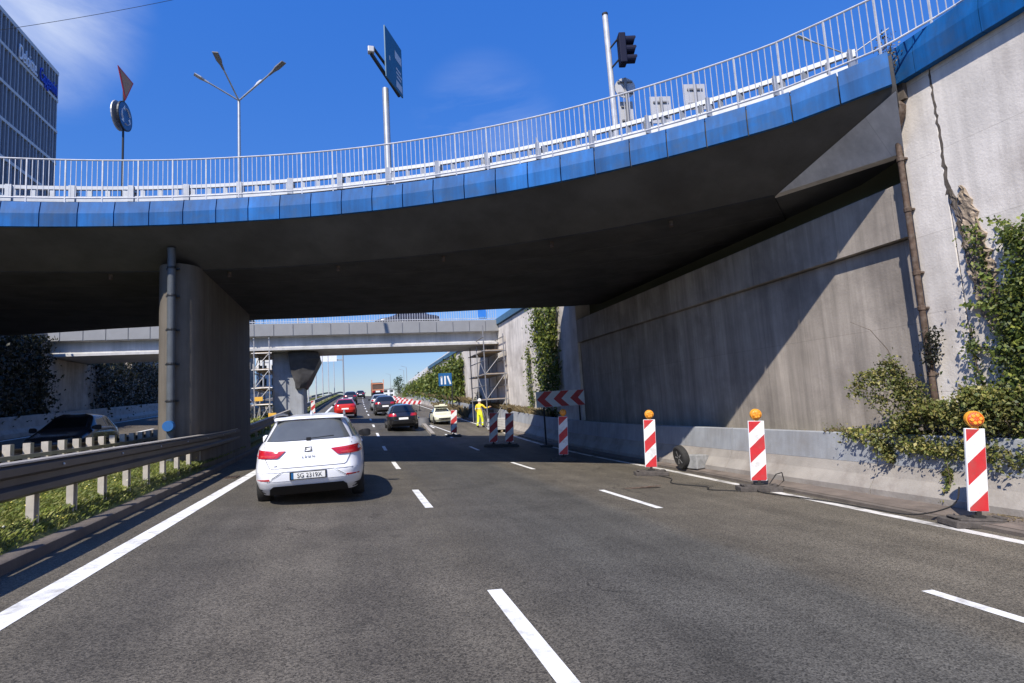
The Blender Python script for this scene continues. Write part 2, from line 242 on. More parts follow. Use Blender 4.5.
# ------------------------------------------------------------------ things and parts
def tag(o, label=None, cat=None, group=None, kind=None):
    for k, v in (('label', label), ('category', cat), ('group', group), ('kind', kind)):
        if v: o[k] = v
    return o
def thing(name, label, cat, loc=(0, 0, 0), rz=0., group=None, rot=None):
    o = bpy.data.objects.new(name, None); COL.objects.link(o); o.empty_display_size = .2
    o.location = loc; o.rotation_euler = rot if rot else (0, 0, rz)
    return tag(o, label, cat, group)
def copy_tree(o, parent=None):
    c = o.copy(); COL.objects.link(c)
    if parent: c.parent = parent
    for ch in list(o.children): copy_tree(ch, c)
    return c
class MB:
    def __init__(s): s.v = []; s.f = []; s.m = []
    def add(s, vs, fs, mi=0):
        b = len(s.v); s.v += [tuple(p) for p in vs]; s.f += [tuple(i + b for i in f) for f in fs]; s.m += [mi] * len(fs); return s
    def box(s, c, d, R=None, mi=0):
        h = Vector(d) / 2; c = Vector(c); vs = []
        for x, y, z in ((-1, -1, -1), (1, -1, -1), (1, 1, -1), (-1, 1, -1), (-1, -1, 1), (1, -1, 1), (1, 1, 1), (-1, 1, 1)):
            p = Vector((x * h.x, y * h.y, z * h.z)); vs.append(c + (R @ p if R else p))
        return s.add(vs, [(3, 2, 1, 0), (4, 5, 6, 7), (0, 1, 5, 4), (1, 2, 6, 5), (2, 3, 7, 6), (3, 0, 4, 7)], mi)
    def loft(s, rings, closed=True, caps=True, mi=0):
        n = len(rings[0]); vs = [p for r in rings for p in r]; fs = []
        for i in range(len(rings) - 1):
            for j in range(n if closed else n - 1):
                k = (j + 1) % n; fs.append((i * n + j, i * n + k, (i + 1) * n + k, (i + 1) * n + j))
        if caps and closed: fs += [tuple(range(n - 1, -1, -1)), tuple((len(rings) - 1) * n + j for j in range(n))]
        return s.add(vs, fs, mi)
    def tube(s, pts, r, n=8, mi=0):
        pts = [Vector(p) for p in pts]; rs = r if isinstance(r, (list, tuple)) else [r] * len(pts); rings = []
        for i, p in enumerate(pts):
            d = (pts[min(i + 1, len(pts) - 1)] - pts[max(i - 1, 0)]).normalized()
            a = d.cross(Vector((0, 0, 1)) if abs(d.z) < .9 else Vector((1, 0, 0))).normalized(); b = d.cross(a)
            rings.append([p + (a * math.cos(2 * PI * k / n) + b * math.sin(2 * PI * k / n)) * rs[i] for k in range(n)])
        return s.loft(rings, mi=mi)
    def bar(s, p0, p1, wd, ht=None, mi=0, up=(0, 0, 1)):
        p0, p1 = Vector(p0), Vector(p1); d = (p1 - p0); ln = d.length; d.normalize(); u = Vector(up)
        if abs(d.dot(u)) > .95: u = Vector((0, 1, 0))
        a = d.cross(u).normalized(); b = a.cross(d); R = Matrix((a, d, b)).transposed()
        return s.box((p0 + p1) / 2, (wd, ln, ht or wd), R, mi)
    def prism(s, poly, a, b, fn, mi=0):
        n = len(poly); vs = [fn(u, v, a) for u, v in poly] + [fn(u, v, b) for u, v in poly]
        return s.add(vs, [tuple(range(n - 1, -1, -1)), tuple(range(n, 2 * n))] + [(i, (i + 1) % n, n + (i + 1) % n, n + i) for i in range(n)], mi)
    def build(s, name, mats, parent=None, world=False, smooth=0, bevel=0, fix=True):
        me = bpy.data.meshes.new(name); vs = s.v
        if parent is not None and world:
            inv = Matrix.LocRotScale(parent.location, parent.rotation_euler, None).inverted(); vs = [tuple(inv @ Vector(p)) for p in vs]
        me.from_pydata(vs, [], s.f)
        if not isinstance(mats, (list, tuple)): mats = [mats]
        for m in mats: me.materials.append(M[m] if isinstance(m, str) else m)
        if len(mats) > 1: me.polygons.foreach_set('material_index', s.m)
        if fix:
            b = bmesh.new(); b.from_mesh(me); bmesh.ops.recalc_face_normals(b, faces=b.faces); b.to_mesh(me); b.free()
        if smooth: me.shade_smooth(); me.set_sharp_from_angle(angle=math.radians(smooth))
        me.update()
        o = bpy.data.objects.new(name, me); COL.objects.link(o)
        if parent is not None: o.parent = parent
        if bevel:
            mod = o.modifiers.new('bevel', 'BEVEL'); mod.width = bevel; mod.segments = 2; mod.limit_method = 'ANGLE'
        return o
def lathe(mb, prof_, c=(0, 0, 0), axis='z', n=20, mi=0):
    rings = []
    for r, h in prof_:
        ring = []
        for k in range(n):
            a = 2 * PI * k / n; u, v = r * math.cos(a), r * math.sin(a)
            p = {'z': (u, v, h), 'x': (h, u, v), 'y': (u, h, v)}[axis]; ring.append((c[0] + p[0], c[1] + p[1], c[2] + p[2]))
        rings.append(ring)
    return mb.loft(rings, mi=mi)
def sweep(mb, profile, ss, closed=True, mi=0, off=lambda s: 0.):
    return mb.loft([[P(s, t + off(s), h) for t, h in profile] for s in ss], closed=closed, caps=closed, mi=mi)
def text(name, body, size, mt, parent, loc, rot, ext=.004, align='CENTER'):
    c = bpy.data.curves.new(name, 'FONT'); c.body = body; c.size = size; c.extrude = ext; c.align_x = align; c.align_y = 'CENTER'
    o = bpy.data.objects.new(name, c); COL.objects.link(o); me = bpy.data.meshes.new_from_object(o); bpy.data.objects.remove(o)
    me.materials.clear(); me.materials.append(M[mt]); o = bpy.data.objects.new(name, me); COL.objects.link(o); o.parent = parent
    o.location = loc; o.rotation_euler = rot; return o
def frange(a, b, d):
    n = max(1, round(abs(b - a) / d)); return [a + (b - a) * i / n for i in range(n + 1)]
def leaves(name, pts, size, mt, parent=None, world=True, out=None, outw=.6, asp=.6):
    """many small leaf faces: pts (N,3); out = direction leaves tend to face"""
    pts = np.asarray(pts, float); N = len(pts); rg = np.random
    d = rg.normal(size=(N, 3)); d /= np.linalg.norm(d, axis=1)[:, None]
    nrm = rg.normal(size=(N, 3))
    if out is not None: nrm = nrm * (1 - outw) + np.asarray(out) * outw * 1.6
    nrm /= np.linalg.norm(nrm, axis=1)[:, None] + 1e-9
    d = d - (d * nrm).sum(1)[:, None] * nrm; d /= np.linalg.norm(d, axis=1)[:, None] + 1e-9
    sd_ = np.cross(nrm, d); sz = (size[0] + (size[1] - size[0]) * rg.random(N) ** 1.5)[:, None]
    v = np.stack([pts - d * sz * .5, pts + sd_ * sz * asp * .5 + nrm * sz * .08, pts + d * sz * .5 - nrm * sz * .12, pts - sd_ * sz * asp * .5 + nrm * sz * .08], 1).reshape(-1, 3)
    if parent is not None and world: v = v - np.array(parent.location)
    me = bpy.data.meshes.new(name); me.vertices.add(4 * N); me.vertices.foreach_set('co', v.ravel())
    me.loops.add(4 * N); me.loops.foreach_set('vertex_index', np.arange(4 * N)); me.polygons.add(N); me.polygons.foreach_set('loop_start', np.arange(0, 4 * N, 4))
    me.update(calc_edges=True); me.validate(); me.materials.append(M[mt])
    o = bpy.data.objects.new(name, me); COL.objects.link(o)
    if parent is not None: o.parent = parent
    return o
def blades(name, roots, h, lean, mt, wd=.008, kind=None, parent=None):
    roots = np.asarray(roots, float); N = len(roots); rg = np.random
    hh = (h[0] + (h[1] - h[0]) * rg.random(N))[:, None]; a = rg.random(N) * 2 * PI
    dr = np.stack([np.cos(a), np.sin(a), np.zeros(N)], 1); pr = np.stack([-np.sin(a), np.cos(a), np.zeros(N)], 1); up = np.array([0, 0, 1.])
    ln = lean * hh * rg.random((N, 1)); w_ = wd * (.6 + .8 * rg.random((N, 1)))
    v = np.stack([roots - pr * w_, roots + pr * w_, roots + up * hh * .6 + dr * ln * .35 + pr * w_ * .7, roots + up * hh * (1 - .25 * lean) + dr * ln], 1).reshape(-1, 3)
    if parent is not None: v = v - np.array(parent.location)
    me = bpy.data.meshes.new(name); me.vertices.add(4 * N); me.vertices.foreach_set('co', v.ravel())
    me.loops.add(4 * N); me.loops.foreach_set('vertex_index', np.arange(4 * N)); me.polygons.add(N); me.polygons.foreach_set('loop_start', np.arange(0, 4 * N, 4))
    me.update(calc_edges=True); me.validate(); me.materials.append(M[mt]); o = bpy.data.objects.new(name, me); COL.objects.link(o)
    if parent is not None: o.parent = parent
    if kind: o['kind'] = kind
    return o
# ------------------------------------------------------------------ the setting: one ground sheet with the sunken road cut into it
tl = [-2500, -400, -120, -45, -22, -16.6, -16.3, -8, 0, 8, 9.75, 10.2, 16, 40, 120, 400, 2500]
sl = frange(-60, 0, 6) + frange(4, 180, 4) + [220, 300, 450, 700, 1100, 2000, 4000]
def gz(s, t):
    low = prof(s) - BANK * max(-20, min(12, t)) - .14
    k = min(1, max(0, (s - 118) / 40))
    if -16.4 < t < 9.9: return low
    top = 6.35 if t > 0 else 6.6
    return top * (1 - k) + k * (prof(s) + .05)
mb = MB(); rows = [[(t + bend(min(s, 250)), s, gz(s, t)) for t in tl] for s in sl]
mb.loft(rows, closed=False)
tag(mb.build('ground', 'terrain'), kind='structure')
def sheet(name, t0, t1, h, m, s0, s1, n=2, off=lambda s: 0., kind='structure'):
    mb = MB(); ts = frange(t0, t1, (t1 - t0) / n)
    mb.loft([[P(s, t + off(s), h) for t in ts] for s in frange(s0, min(s1, 16), 4) + frange(max(16, s0) + 1.5, s1, 3)], closed=False)
    return tag(mb.build(name, m), kind=kind)
KB = lambda s: -.03 * min(14, max(0, s - 6))
KR = lambda s: .06 * (min(s, 14) - 9)
road = sheet('road', -4.1, 8.75, 0, 'asphalt', -40, 245, 8)
sheet('opposite_road', -15.2, -6.7, 0, 'asphalt', -40, 245, 4)
mb = MB()
def mark(t0, t1, s0, s1, off=lambda s: 0.):
    mb.loft([[P(s, t0 + off(s), .004), P(s, t1 + off(s), .004)] for s in frange(s0, s1, 1.5)], closed=False)
mark(-2.68, -2.46, -10, 240)
for k in range(-2, 34):
    s = 9.4 + 6.7 * k; mark(1.055, 1.185, s, s + 2.25)
for k in range(-2, 12):
    s = 8.3 + 6.65 * k; mark(4.61, 4.735, s, s + 2.25)
mark(5.2, 5.3, 30, 52, lambda s: -.06 * (s - 30))
mb.build('lane_markings', 'paint_white', road)
mb = MB(); mark(7.62, 7.82, -10, 15.5, KR); mark(7.94, 8.12, 15.5, 110); mb.build('worn_edge_line', 'paint_worn', road)
mb = MB()
for k in range(-2, 30):
    s = 6 + 7 * k; mark(-11.1, -10.95, s, s + 2.4)
mark(-14.9, -14.72, -10, 230); mark(-7.2, -7.02, -10, 230)
om = mb.build('opposite_lane_markings', 'paint_white'); tag(om, kind='structure')
mb = MB(); sweep(mb, [(-3.25, .0), (-3.25, .11), (-3.27, .125), (-3.42, .125), (-3.42, -.1)], frange(-30, 16, 1) + frange(17, 200, 3), off=KB)
tag(mb.build('kerb', 'kerb', smooth=40), kind='structure')
mb = MB(); sweep(mb, [(8.02, 0), (8.02, .05), (8.05, .062), (8.16, .064), (8.16, -.1)], frange(-30, 15, 1) + frange(17, 120, 3), off=KR)
tag(mb.build('gutter_kerb', 'kerb', smooth=40), kind='structure')
mb = MB(); ss = frange(-30, 15, 1) + frange(17, 120, 3)
mb.loft([[P(s, 8.12 + KR(s), .068), P(s, 8.7, .108), P(s, 9.6, .11)] for s in ss], closed=False)
tag(mb.build('pavement', 'pavement'), kind='structure')
MP = [(-3.4, .1), (-3.5, .2), (-3.65, .33), (-4.1, .40), (-5.6, .40), (-6.3, .3), (-6.65, .15), (-6.75, -.05)]
mb = MB(); mb.loft([[P(s, t + (KB(s) if t > -3.6 else KB(s) * .4 if t > -6 else 0), h) for t, h in MP] for s in frange(-30, 16, 1) + frange(18, 200, 3)], closed=False)
tag(mb.build('median_strip', 'soil', smooth=60), kind='structure')
# grass on the median: far too many blades to count
rs = []
for i in range(80000):
    s = random.choice((random.uniform(3.5, 11), random.uniform(3.5, 22))); t = random.triangular(-5.6, -3.42, -3.5); u = t
    h = np.interp(-u, [3.4, 3.5, 3.65, 4.1, 5.6], [.1, .2, .33, .4, .4])
    p = P(s, t + (KB(s) if t > -3.6 else KB(s) * .4), h - .02); rs.append(p)
tag(blades('grass', rs, (.03, .09), .9, 'grass', .0045), kind='stuff')
rs2 = []
for i in range(5200):
    s = random.uniform(22, 110); t = random.uniform(-5.8, -3.7)
    rs2.append(P(s, t + KB(s) * .6, .33))
tag(blades('far_grass', rs2, (.15, .4), .8, 'grass', .03), kind='stuff')
fl = [np.array(random.choice(rs[:9000])) + (0, 0, random.uniform(.12, .2)) for _ in range(330)]
tag(leaves('wild_flowers', fl, (.02, .035), 'flower', out=(0, -.3, 1), asp=1.), kind='stuff')
# ------------------------------------------------------------------ the curved overpass: part of a ring of street round the opening above the road
RC = Vector((-7.23, -4.9, 0)); RI = 19.67
TH0, TH1 = math.radians(35.8), math.radians(128)
def rp_(th, r, z): return (RC.x + r * math.cos(th), RC.y + r * math.sin(th), z)
bridge = thing('overpass', 'dark concrete road overpass with curved blue edge panels spanning the motorway', 'bridge', (-3, 18, 0))
def dz(th):           # the street on top dips a little to the left
    x_ = RC.x + RI * math.cos(th); return .016 * min(0, x_ + 2.3) + .12 * max(0, x_ - 7.7)
def rout(th): return float(np.interp(math.degrees(th), [36, 58.6, 64.2, 74, 83.5, 90, 94, 98, 101.5, 128], [34, 32.7, 31.6, 30.7, 30.6, 31.5, 32.1, 33.1, 34, 40]))
TE = math.radians(41.8)
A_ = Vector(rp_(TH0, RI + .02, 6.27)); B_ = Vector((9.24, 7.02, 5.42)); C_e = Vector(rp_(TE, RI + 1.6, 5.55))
def webpt(t):
    if t >= TE: return rp_(t, RI + 1.6, 5.55)
    return tuple(A_.lerp(C_e, (t - TH0) / (TE - TH0)) + Vector((0, 0, -.01)))
ths = frange(TH0, TE, math.radians(.7)) + frange(TE + .005, TH1, math.radians(1.2))
mb = MB(); mb.loft([[rp_(t, RI + .02, 6.27 + dz(t)), webpt(t), rp_(t, RI + 2.4, 5.56), rp_(t, rout(t) - 1.2, 5.56), rp_(t, rout(t), 6.27), rp_(t, rout(t), 6.9), rp_(t, RI + 1.2, 6.9), rp_(t, RI + 1.2, 6.78 + dz(t)), rp_(t, RI + .02, 6.78 + dz(t))] for t in ths])
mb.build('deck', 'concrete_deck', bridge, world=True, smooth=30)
th2 = [t for t in ths if t > TE]; mb = MB(); mb.loft([[rp_(t, RI + 1.63, 5.55), rp_(t, RI + 1.63, 5.53), rp_(t, rout(t) - 1.23, 5.53), rp_(t, rout(t) - 1.23, 5.55)] for t in th2]); mb.build('soffit', 'concrete_shaded', bridge, world=True)  # underside sheet, coloured darker for the shade below the deck
for k, r_ in enumerate((3.2, 4.9, 6.6, 8.2)):
    mb = MB(); mb.loft([[rp_(t, RI + r_ - .012, 5.531), rp_(t, RI + r_ - .012, 5.522), rp_(t, RI + r_ + .012, 5.522), rp_(t, RI + r_ + .012, 5.531)] for t in th2 if r_ < 7 or t > 0]); mb.build('shutter_joint', 'concrete_deck', bridge, world=True)
for t in frange(math.radians(48), math.radians(118), math.radians(8)):
    mb = MB(); lathe(mb, [(.05, 5.4), (.05, 5.6)], (RC.x + (RI + 1.9) * math.cos(t), RC.y + (RI + 1.9) * math.sin(t), 0), n=10); mb.build('drain_spout', 'rust', bridge, world=True)
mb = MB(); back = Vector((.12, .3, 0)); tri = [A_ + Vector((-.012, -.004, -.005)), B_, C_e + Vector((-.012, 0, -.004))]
mb.add(tri + [p + back for p in tri], [(0, 1, 2), (5, 4, 3), (0, 3, 4, 1), (1, 4, 5, 2), (2, 5, 3, 0)]); mb.build('end_web', 'concrete_bright', bridge, world=True)  # pale concrete; the bright colour also stands in for sunlight on it
step = math.radians(2.2); t = TH0 + math.radians(.1)
while t < TH1:
    a, b = t + .0006, t + step - .0006; mb = MB()
    mb.loft([[rp_(q, r_, z_ + dz(q)) for r_, z_ in ((RI - .07, 6.25), (RI - .07, 6.56), (RI - .01, 6.85), (RI + .22, 6.86), (RI + .22, 6.79), (RI + .012, 6.79), (RI + .012, 6.25))] for q in frange(a, b, step / 3)])
    mb.build('edge_panel', 'blue_panel', bridge, world=True); t += step
# pier
pier = [(-4.25 + .48 * math.cos(a), 16.05 + .55 * math.sin(a)) for a in frange(PI, 2 * PI, PI / 10)] + [(-3.77, 23.0)] + [(-4.25 + .48 * math.cos(a), 23.0 + .5 * math.sin(a)) for a in frange(0, PI, PI / 8)[1:]]
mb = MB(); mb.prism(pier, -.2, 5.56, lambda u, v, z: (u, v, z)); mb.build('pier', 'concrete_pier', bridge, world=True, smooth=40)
mb = MB(); mb.tube([(-4.28, 15.34, .2), (-4.28, 15.34, 5.7), (-4.28, 15.3, 5.9)], .092, 14)
dp = mb.build('drainpipe', 'pipe_blue', bridge, world=True, smooth=50)
for z in (1.15, 2.1, 3.0, 3.85, 4.7, 5.4):
    m2 = MB(); lathe(m2, [(.10, z - .03), (.105, z), (.10, z + .03)], (-4.28, 15.34, 0), n=14); m2.box((-4.28, 15.45, z), (.3, .06, .04))
    o = m2.build('pipe_clamp', 'steel_dark', dp); o.data.transform(Matrix.Translation(-bridge.location))
m2 = MB(); lathe(m2, [(0, -.14), (.12, -.14), (.13, -.1), (.13, 0), (0, 0)], (-4.28, 15.34 - .08, 1.5), axis='y', n=18)
o = m2.build('inspection_cap', 'cap_blue', dp, smooth=40); o.data.transform(Matrix.Translation(-bridge.location))
# abutment wall below the right end
ab = thing('abutment', 'stained grey concrete abutment wall with projecting seat beam under right end of overpass', 'wall', (9.5, 7.2, 0))
mb = MB()
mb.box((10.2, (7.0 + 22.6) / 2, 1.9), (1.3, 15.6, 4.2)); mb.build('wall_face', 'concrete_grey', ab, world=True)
mb = MB(); mb.prism([(9.4, 4.02), (9.4, 4.98), (9.42, 5.0), (10.7, 5.0), (10.7, 4.02)], 6.6, 22.5, lambda u, v, y: (u, y, v)); mb.build('seat_beam', 'concrete_grey', ab, world=True)
mb = MB(); mb.box((10.95, 15, 5.9), (.5, 15.4, 1.9)); mb.build('back_wall', 'concrete_grey', ab, world=True)
# right-hand retaining wall near the camera
rw = thing('retaining_wall', 'pale concrete retaining wall with blue coping, vertical crack and broken patch', 'wall', (9.25, 5, 0))
def wall_panel(y0, y1, x0=9.25):
    mb = MB(); mb.box((x0 + .35, (y0 + y1) / 2, 3.05), (.7, y1 - y0 - .015, 7.2)); mb.build('wall_panel', 'concrete_bright', rw, world=True, bevel=.012)
ed = [7.05, 6.42, 3.4, .4, -2.6, -5.6, -8.6, -11.6, -14.6, -20]
for a, b in zip(ed, ed[1:]): wall_panel(b, a)
yy = 6.98
while yy > -16:
    d = .45 if yy > 6.9 else 1.03
    mb = MB(); mb.prism([(9.1, 6.58), (9.1, 6.95), (9.16, 7.24), (9.45, 7.26), (9.45, 7.18), (9.26, 7.18), (9.24, 6.7), (9.24, 6.58)], yy - d + .012, yy, lambda u, v, y: (u, y, v))
    mb.build('coping_panel', 'blue_panel', rw, world=True); yy -= d
# long jagged crack, running down into a broken strip with the aggregate showing
def jag(y0, z0, y1, z1, wd, n, seed):
    r = random.Random(seed); L_, R_ = [], []
    for i in range(n + 1):
        k = i / n; y = y0 + (y1 - y0) * k + r.uniform(-.02, .02); z = z0 + (z1 - z0) * k; w_ = np.interp(k, [0, .12, .5, .9, 1], wd) * r.uniform(.65, 1.3)
        L_.append((y + w_ / 2, z)); R_.append((y - w_ / 2, z))
    return L_, R_
def strip(name, m, x, th, L_, R_, rough=0.):
    r = random.Random(3); mb = MB(); rings = []
    for (a, z), (b, _) in zip(L_, R_):
        ys = [a + (b - a) * i / 6 for i in range(7)]
        rings.append([(x + .03, a, z)] + [(x - th * r.uniform(.3, 1) - rough * r.random(), y, z + r.uniform(-.01, .01)) for y in ys] + [(x + .03, b, z)])
    mb.loft(rings, closed=False); return mb.build(name, m, rw, world=True)
a_, b_ = jag(6.425, 6.56, 6.40, 4.45, [.02, .03, .04, .06, .08], 26, 1); strip('crack', 'crack', 9.25, .004, a_, b_)
a_, b_ = jag(6.2, 4.5, 6.0, 2.1, [.03, .22, .34, .26, .05], 34, 2); strip('broken_patch', 'rubble', 9.25, .02, a_, b_, .035)
a_, b_ = jag(6.36, 4.5, 6.15, 2.6, [.03, .09, .07, .1, .03], 30, 5); strip('exposed_groove', 'crack', 9.25, .035, a_, b_, .02)
mb = MB(); mb.box((9.42, 6.97, 6.75), (.5, .3, .9)); mb.build('joint_block', 'crack', rw, world=True)
# rusty downpipe in the joint
dpipe = thing('downpipe', 'rusty brown downpipe running down the joint between abutment and pale wall', 'pipe', (9.2, 7.26, 0))
mb = MB(); mb.tube([(9.16, 7.04, .8), (9.16, 7.04, 3.2), (9.16, 7.04, 6.05)], .047, 12); mb.build('pipe', 'rust', dpipe, world=True, smooth=50)
for z in (1.6, 2.7, 3.3, 4.4, 5.3):
    mb = MB(); lathe(mb, [(.055, -.04), (.06, -.03), (.06, .03), (.055, .04)], (9.16, 7.04, z), n=12); mb.box((9.21, 7.04, z), (.1, .13, .03)); mb.build('bracket', 'rust', dpipe, world=True)
mb = MB(); lathe(mb, [(.06, 5.85), (.15, 6.05), (.17, 6.2), (.12, 6.28), (.05, 6.3)], (9.14, 7.0, 0), n=12); mb.box((9.06, 6.95, 6.14), (.16, .12, .2)); mb.build('hopper', 'rust', dpipe, world=True)
# concrete barrier at the foot of the wall
br = thing('concrete_barrier', 'long grey concrete safety barrier along the foot of the right wall', 'barrier', (8.9, 10, -.5))
BP = [(8.62, .1), (8.62, .2), (8.78, .42), (8.86, .62), (8.93, 1.13), (8.95, 1.15), (9.15, 1.15), (9.17, .1)]
yy = -12.
while yy < 108:
    mb = MB(); sweep(mb, BP[3:], [yy + .012, yy + 2, yy + 3.988]); o = mb.build('barrier_upper', 'concrete_barrier', br, world=True)
    mb = MB(); sweep(mb, [(8.62, .1), (8.62, .2), (8.78, .42), (8.862, .615), (9.1, .615), (9.1, .1)], [yy + .006, yy + 2, yy + 3.994]); mb.build('barrier_foot', 'concrete_foot', br, world=True)
    yy += 4
mb = MB(); mb.loft([[P(s, 9.15, 1.08), P(s, 9.9, 1.16)] for s in frange(-12, 108, 4)], closed=False); tag(mb.build('planting_strip', 'soil'), kind='structure')
# wall beyond the overpass, right
fw = thing('far_retaining_wall', 'sunlit pale retaining wall beyond the overpass topped with dull blue coping', 'wall', (9.5, 30, 0))
for a, b in zip([22.6, 24.6, 31, 37, 43, 50, 57, 64, 71, 78, 86, 94, 102], [24.6, 31, 37, 43, 50, 57, 64, 71, 78, 86, 94, 102, 112]):
    x0 = 9.5 + bend((a + b) / 2) - (.06 if a == 22.6 else 0)
    mb = MB(); mb.box((x0 + .35, (a + b) / 2, 3.3), (.7, b - a - .03, 7.2 if a < 78 else 6.2)); mb.build('wall_panel', 'concrete_bright', fw, world=True, bevel=.012)
for a in frange(22.6, 74, 2)[:-1]:
    mb = MB(); z = 6.75 if a > 46 else 6.95
    mb.prism([(9.36, z), (9.36, z + .38), (9.42, z + .42), (9.7, z + .42), (9.7, z - .0)], a + .02, a + 1.97, lambda u, v, y: (u + bend(y), y, v)); mb.build('coping_panel', 'blue_coping_old', fw, world=True)
nb = thing('noise_barrier', 'smooth white screen wall standing above the far ivy covered wall', 'screen wall', (9.9, 60, 6))
for a in frange(47, 112, 4)[:-1]:
    mb = MB(); mb.prism([(a, 6.3), (a, 7.62 - .006 * (a - 47)), (a + 3.98, 7.62 - .006 * (a - 43)), (a + 3.98, 6.3)], 9.82, 9.95, lambda u, v, x: (x + bend(u), u, v)); mb.build('screen_panel', 'house_white', nb, world=True)
# left retaining wall across the opposite carriageway
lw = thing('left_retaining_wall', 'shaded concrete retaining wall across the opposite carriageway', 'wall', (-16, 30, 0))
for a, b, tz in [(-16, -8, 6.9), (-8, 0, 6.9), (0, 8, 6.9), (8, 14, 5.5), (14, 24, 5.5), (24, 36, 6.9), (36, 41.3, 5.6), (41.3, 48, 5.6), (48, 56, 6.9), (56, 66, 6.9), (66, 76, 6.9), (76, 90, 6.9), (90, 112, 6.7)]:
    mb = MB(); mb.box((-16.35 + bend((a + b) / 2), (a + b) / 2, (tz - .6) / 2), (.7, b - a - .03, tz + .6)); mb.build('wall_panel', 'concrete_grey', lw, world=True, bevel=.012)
mb = MB(); sweep(mb, [(-15.1, 0), (-15.1, .2), (-15.25, .4), (-15.35, .95), (-15.55, .95), (-15.55, 0)], frange(-14, 16, 3) + frange(17, 110, 3)); tag(mb.build('roadside_barrier', 'concrete_foot'), 'pale concrete barrier below the ivy wall of the opposite carriageway', 'barrier')
# ------------------------------------------------------------------ second bridge
b2 = thing('far_bridge', 'straight grey concrete bridge with panelled parapet crossing beyond the overpass', 'bridge', (-3, 40, 0))
mb = MB(); mb.prism([(36.75, 6.5), (36.75, 6.0), (36.72, 5.85), (36.45, 5.8), (36.45, 5.66), (40.9, 5.66), (41.2, 6.5), (41.2, 7.02), (36.5, 7.02), (36.5, 6.5)], -16.8, 9.47, lambda u, v, x: (x, u, v)); mb.build('deck', 'concrete_pale', b2, world=True)
x = -16.7
while x < 9.3:
    mb = MB(); mb.box((x + .55, 36.36, 6.89), (1.06, .12, .74)); mb.build('parapet_panel', 'panel_grey', b2, world=True); x += 1.1
mb = MB(); mb.box((-3.65, 36.40, 6.89), (26.2, .08, .78)); mb.build('parapet_backing', 'concrete_pale', b2, world=True)
for k, (x0, x1) in enumerate(((-16.8, -5.2), (-5.2, 9.4))):
    mb = MB(); mb.bar((x0, 36.5, 8.25), (x1, 36.5, 8.25), .06); mb.bar((x0, 36.5, 7.4), (x1, 36.5, 7.4), .04)
    for q in frange(x0, x1, .16): mb.bar((q, 36.5, 7.0), (q, 36.5, 8.25), .025)
    mb.build('railing', 'rail_white', b2, world=True)
mb = MB(); mb.prism([(-4.9, 1.0), (-4.9, 5.7), (-3.05, 5.7), (-3.05, 1.0)], 37.6, 40.2, lambda u, v, y: (u, y, v)); mb.build('column', 'concrete_barrier', b2, world=True, bevel=.15)
mb = MB(); r_ = random.Random(4)
rings = []
for z, xa, xb, ya, yb in ((3.35, -3.5, -2.98, 37.5, 40.3), (3.7, -3.6, -2.8, 37.4, 40.3), (4.3, -3.7, -2.5, 37.3, 40.4), (4.9, -3.8, -2.2, 37.2, 40.5), (5.2, -3.8, -2.1, 37.2, 40.5), (5.64, -3.9, -2.2, 37.2, 40.5)):
    ring = []
    for u, v in [(xa, ya), ((xa + xb) / 2, ya - .1), (xb, ya + .1), (xb + .1, (ya + yb) / 2), (xb, yb), ((xa + xb) / 2, yb), (xa, yb), (xa, (ya + yb) / 2)]: ring.append((u + r_.uniform(-.06, .06), v + r_.uniform(-.14, .14), z + r_.uniform(-.06, .03)))
    rings.append(ring)
mb.loft(rings); tag(mb.build('tarpaulin', 'tarp', smooth=35), 'black tarpaulin wrapped round the bulging head of the far bridge pier', 'tarpaulin')
mb = MB(); mb.prism([(8.15, 7.5), (8.15, 7.98), (8.7, 7.98), (8.7, 7.5)], 36.4, 36.44, lambda u, v, y: (u, y, v)); tag(mb.build('banner', 'banner_blue'), 'plain blue banner hung on the white railing of the far bridge', 'banner')
# ------------------------------------------------------------------ railings and barrier on top of the overpass
rl = thing('overpass_railing', 'long white baluster railing on top of the blue curved edge', 'railing', (-3, 16, 6.9))
def pathpt(u):          # u metres along the edge from the joint: + round the ring, - back along the wall
    if u >= 0: th = TH0 + math.radians(.4) + u / (RI + .08); return Vector(rp_(th, RI + .08, 0))
    e0 = Vector(rp_(TH0 + math.radians(.4), RI + .08, 0)); e1 = Vector((9.33, 6.05, 0))
    return e0.lerp(e1, -u / 1.0) if u > -1. else e1 + Vector((0, u + 1., 0))
def zb_(u): return 6.86 + dz(TH0 + u / RI) if u >= 0 else 6.86 + dz(TH0) + (.39 - dz(TH0)) * min(1, -u)
us = frange(-14, -.76, .76) + frange(0, 31.5, .76)
tp = MB(); tp.tube([pathpt(u) + Vector((0, 0, zb_(u) + 1.05)) for u in frange(-14, 31.5, .3)], .019, 6); tp.build('handrail', 'rail_white', rl, world=True)
lo = MB(); lo.tube([pathpt(u) + Vector((0, 0, zb_(u) + .12)) for u in frange(-14, 31.5, .3)], .018, 6); lo.build('bottom_rail', 'rail_white', rl, world=True)
for a, b in zip(us, us[1:]):
    p = pathpt(a); mb = MB(); mb.bar(p + Vector((0, 0, zb_(a) - .05)), p + Vector((0, 0, zb_(a) + 1.04)), .028, .028); mb.build('post', 'rail_white', rl, world=True)
    mb = MB()
    for k in range(1, 7):
        u = a + (b - a) * k / 7; p = pathpt(u); mb.bar(p + Vector((0, 0, zb_(u) + .12)), p + Vector((0, 0, zb_(u) + 1.04)), .012)
    mb.build('baluster_bay', 'rail_white', rl, world=True)
gb = thing('overpass_crash_barrier', 'low galvanised crash barrier behind the white overpass railing', 'crash barrier', (-3, 17, 6.9))
th_s = frange(TH0 + .03, TH1, .02)
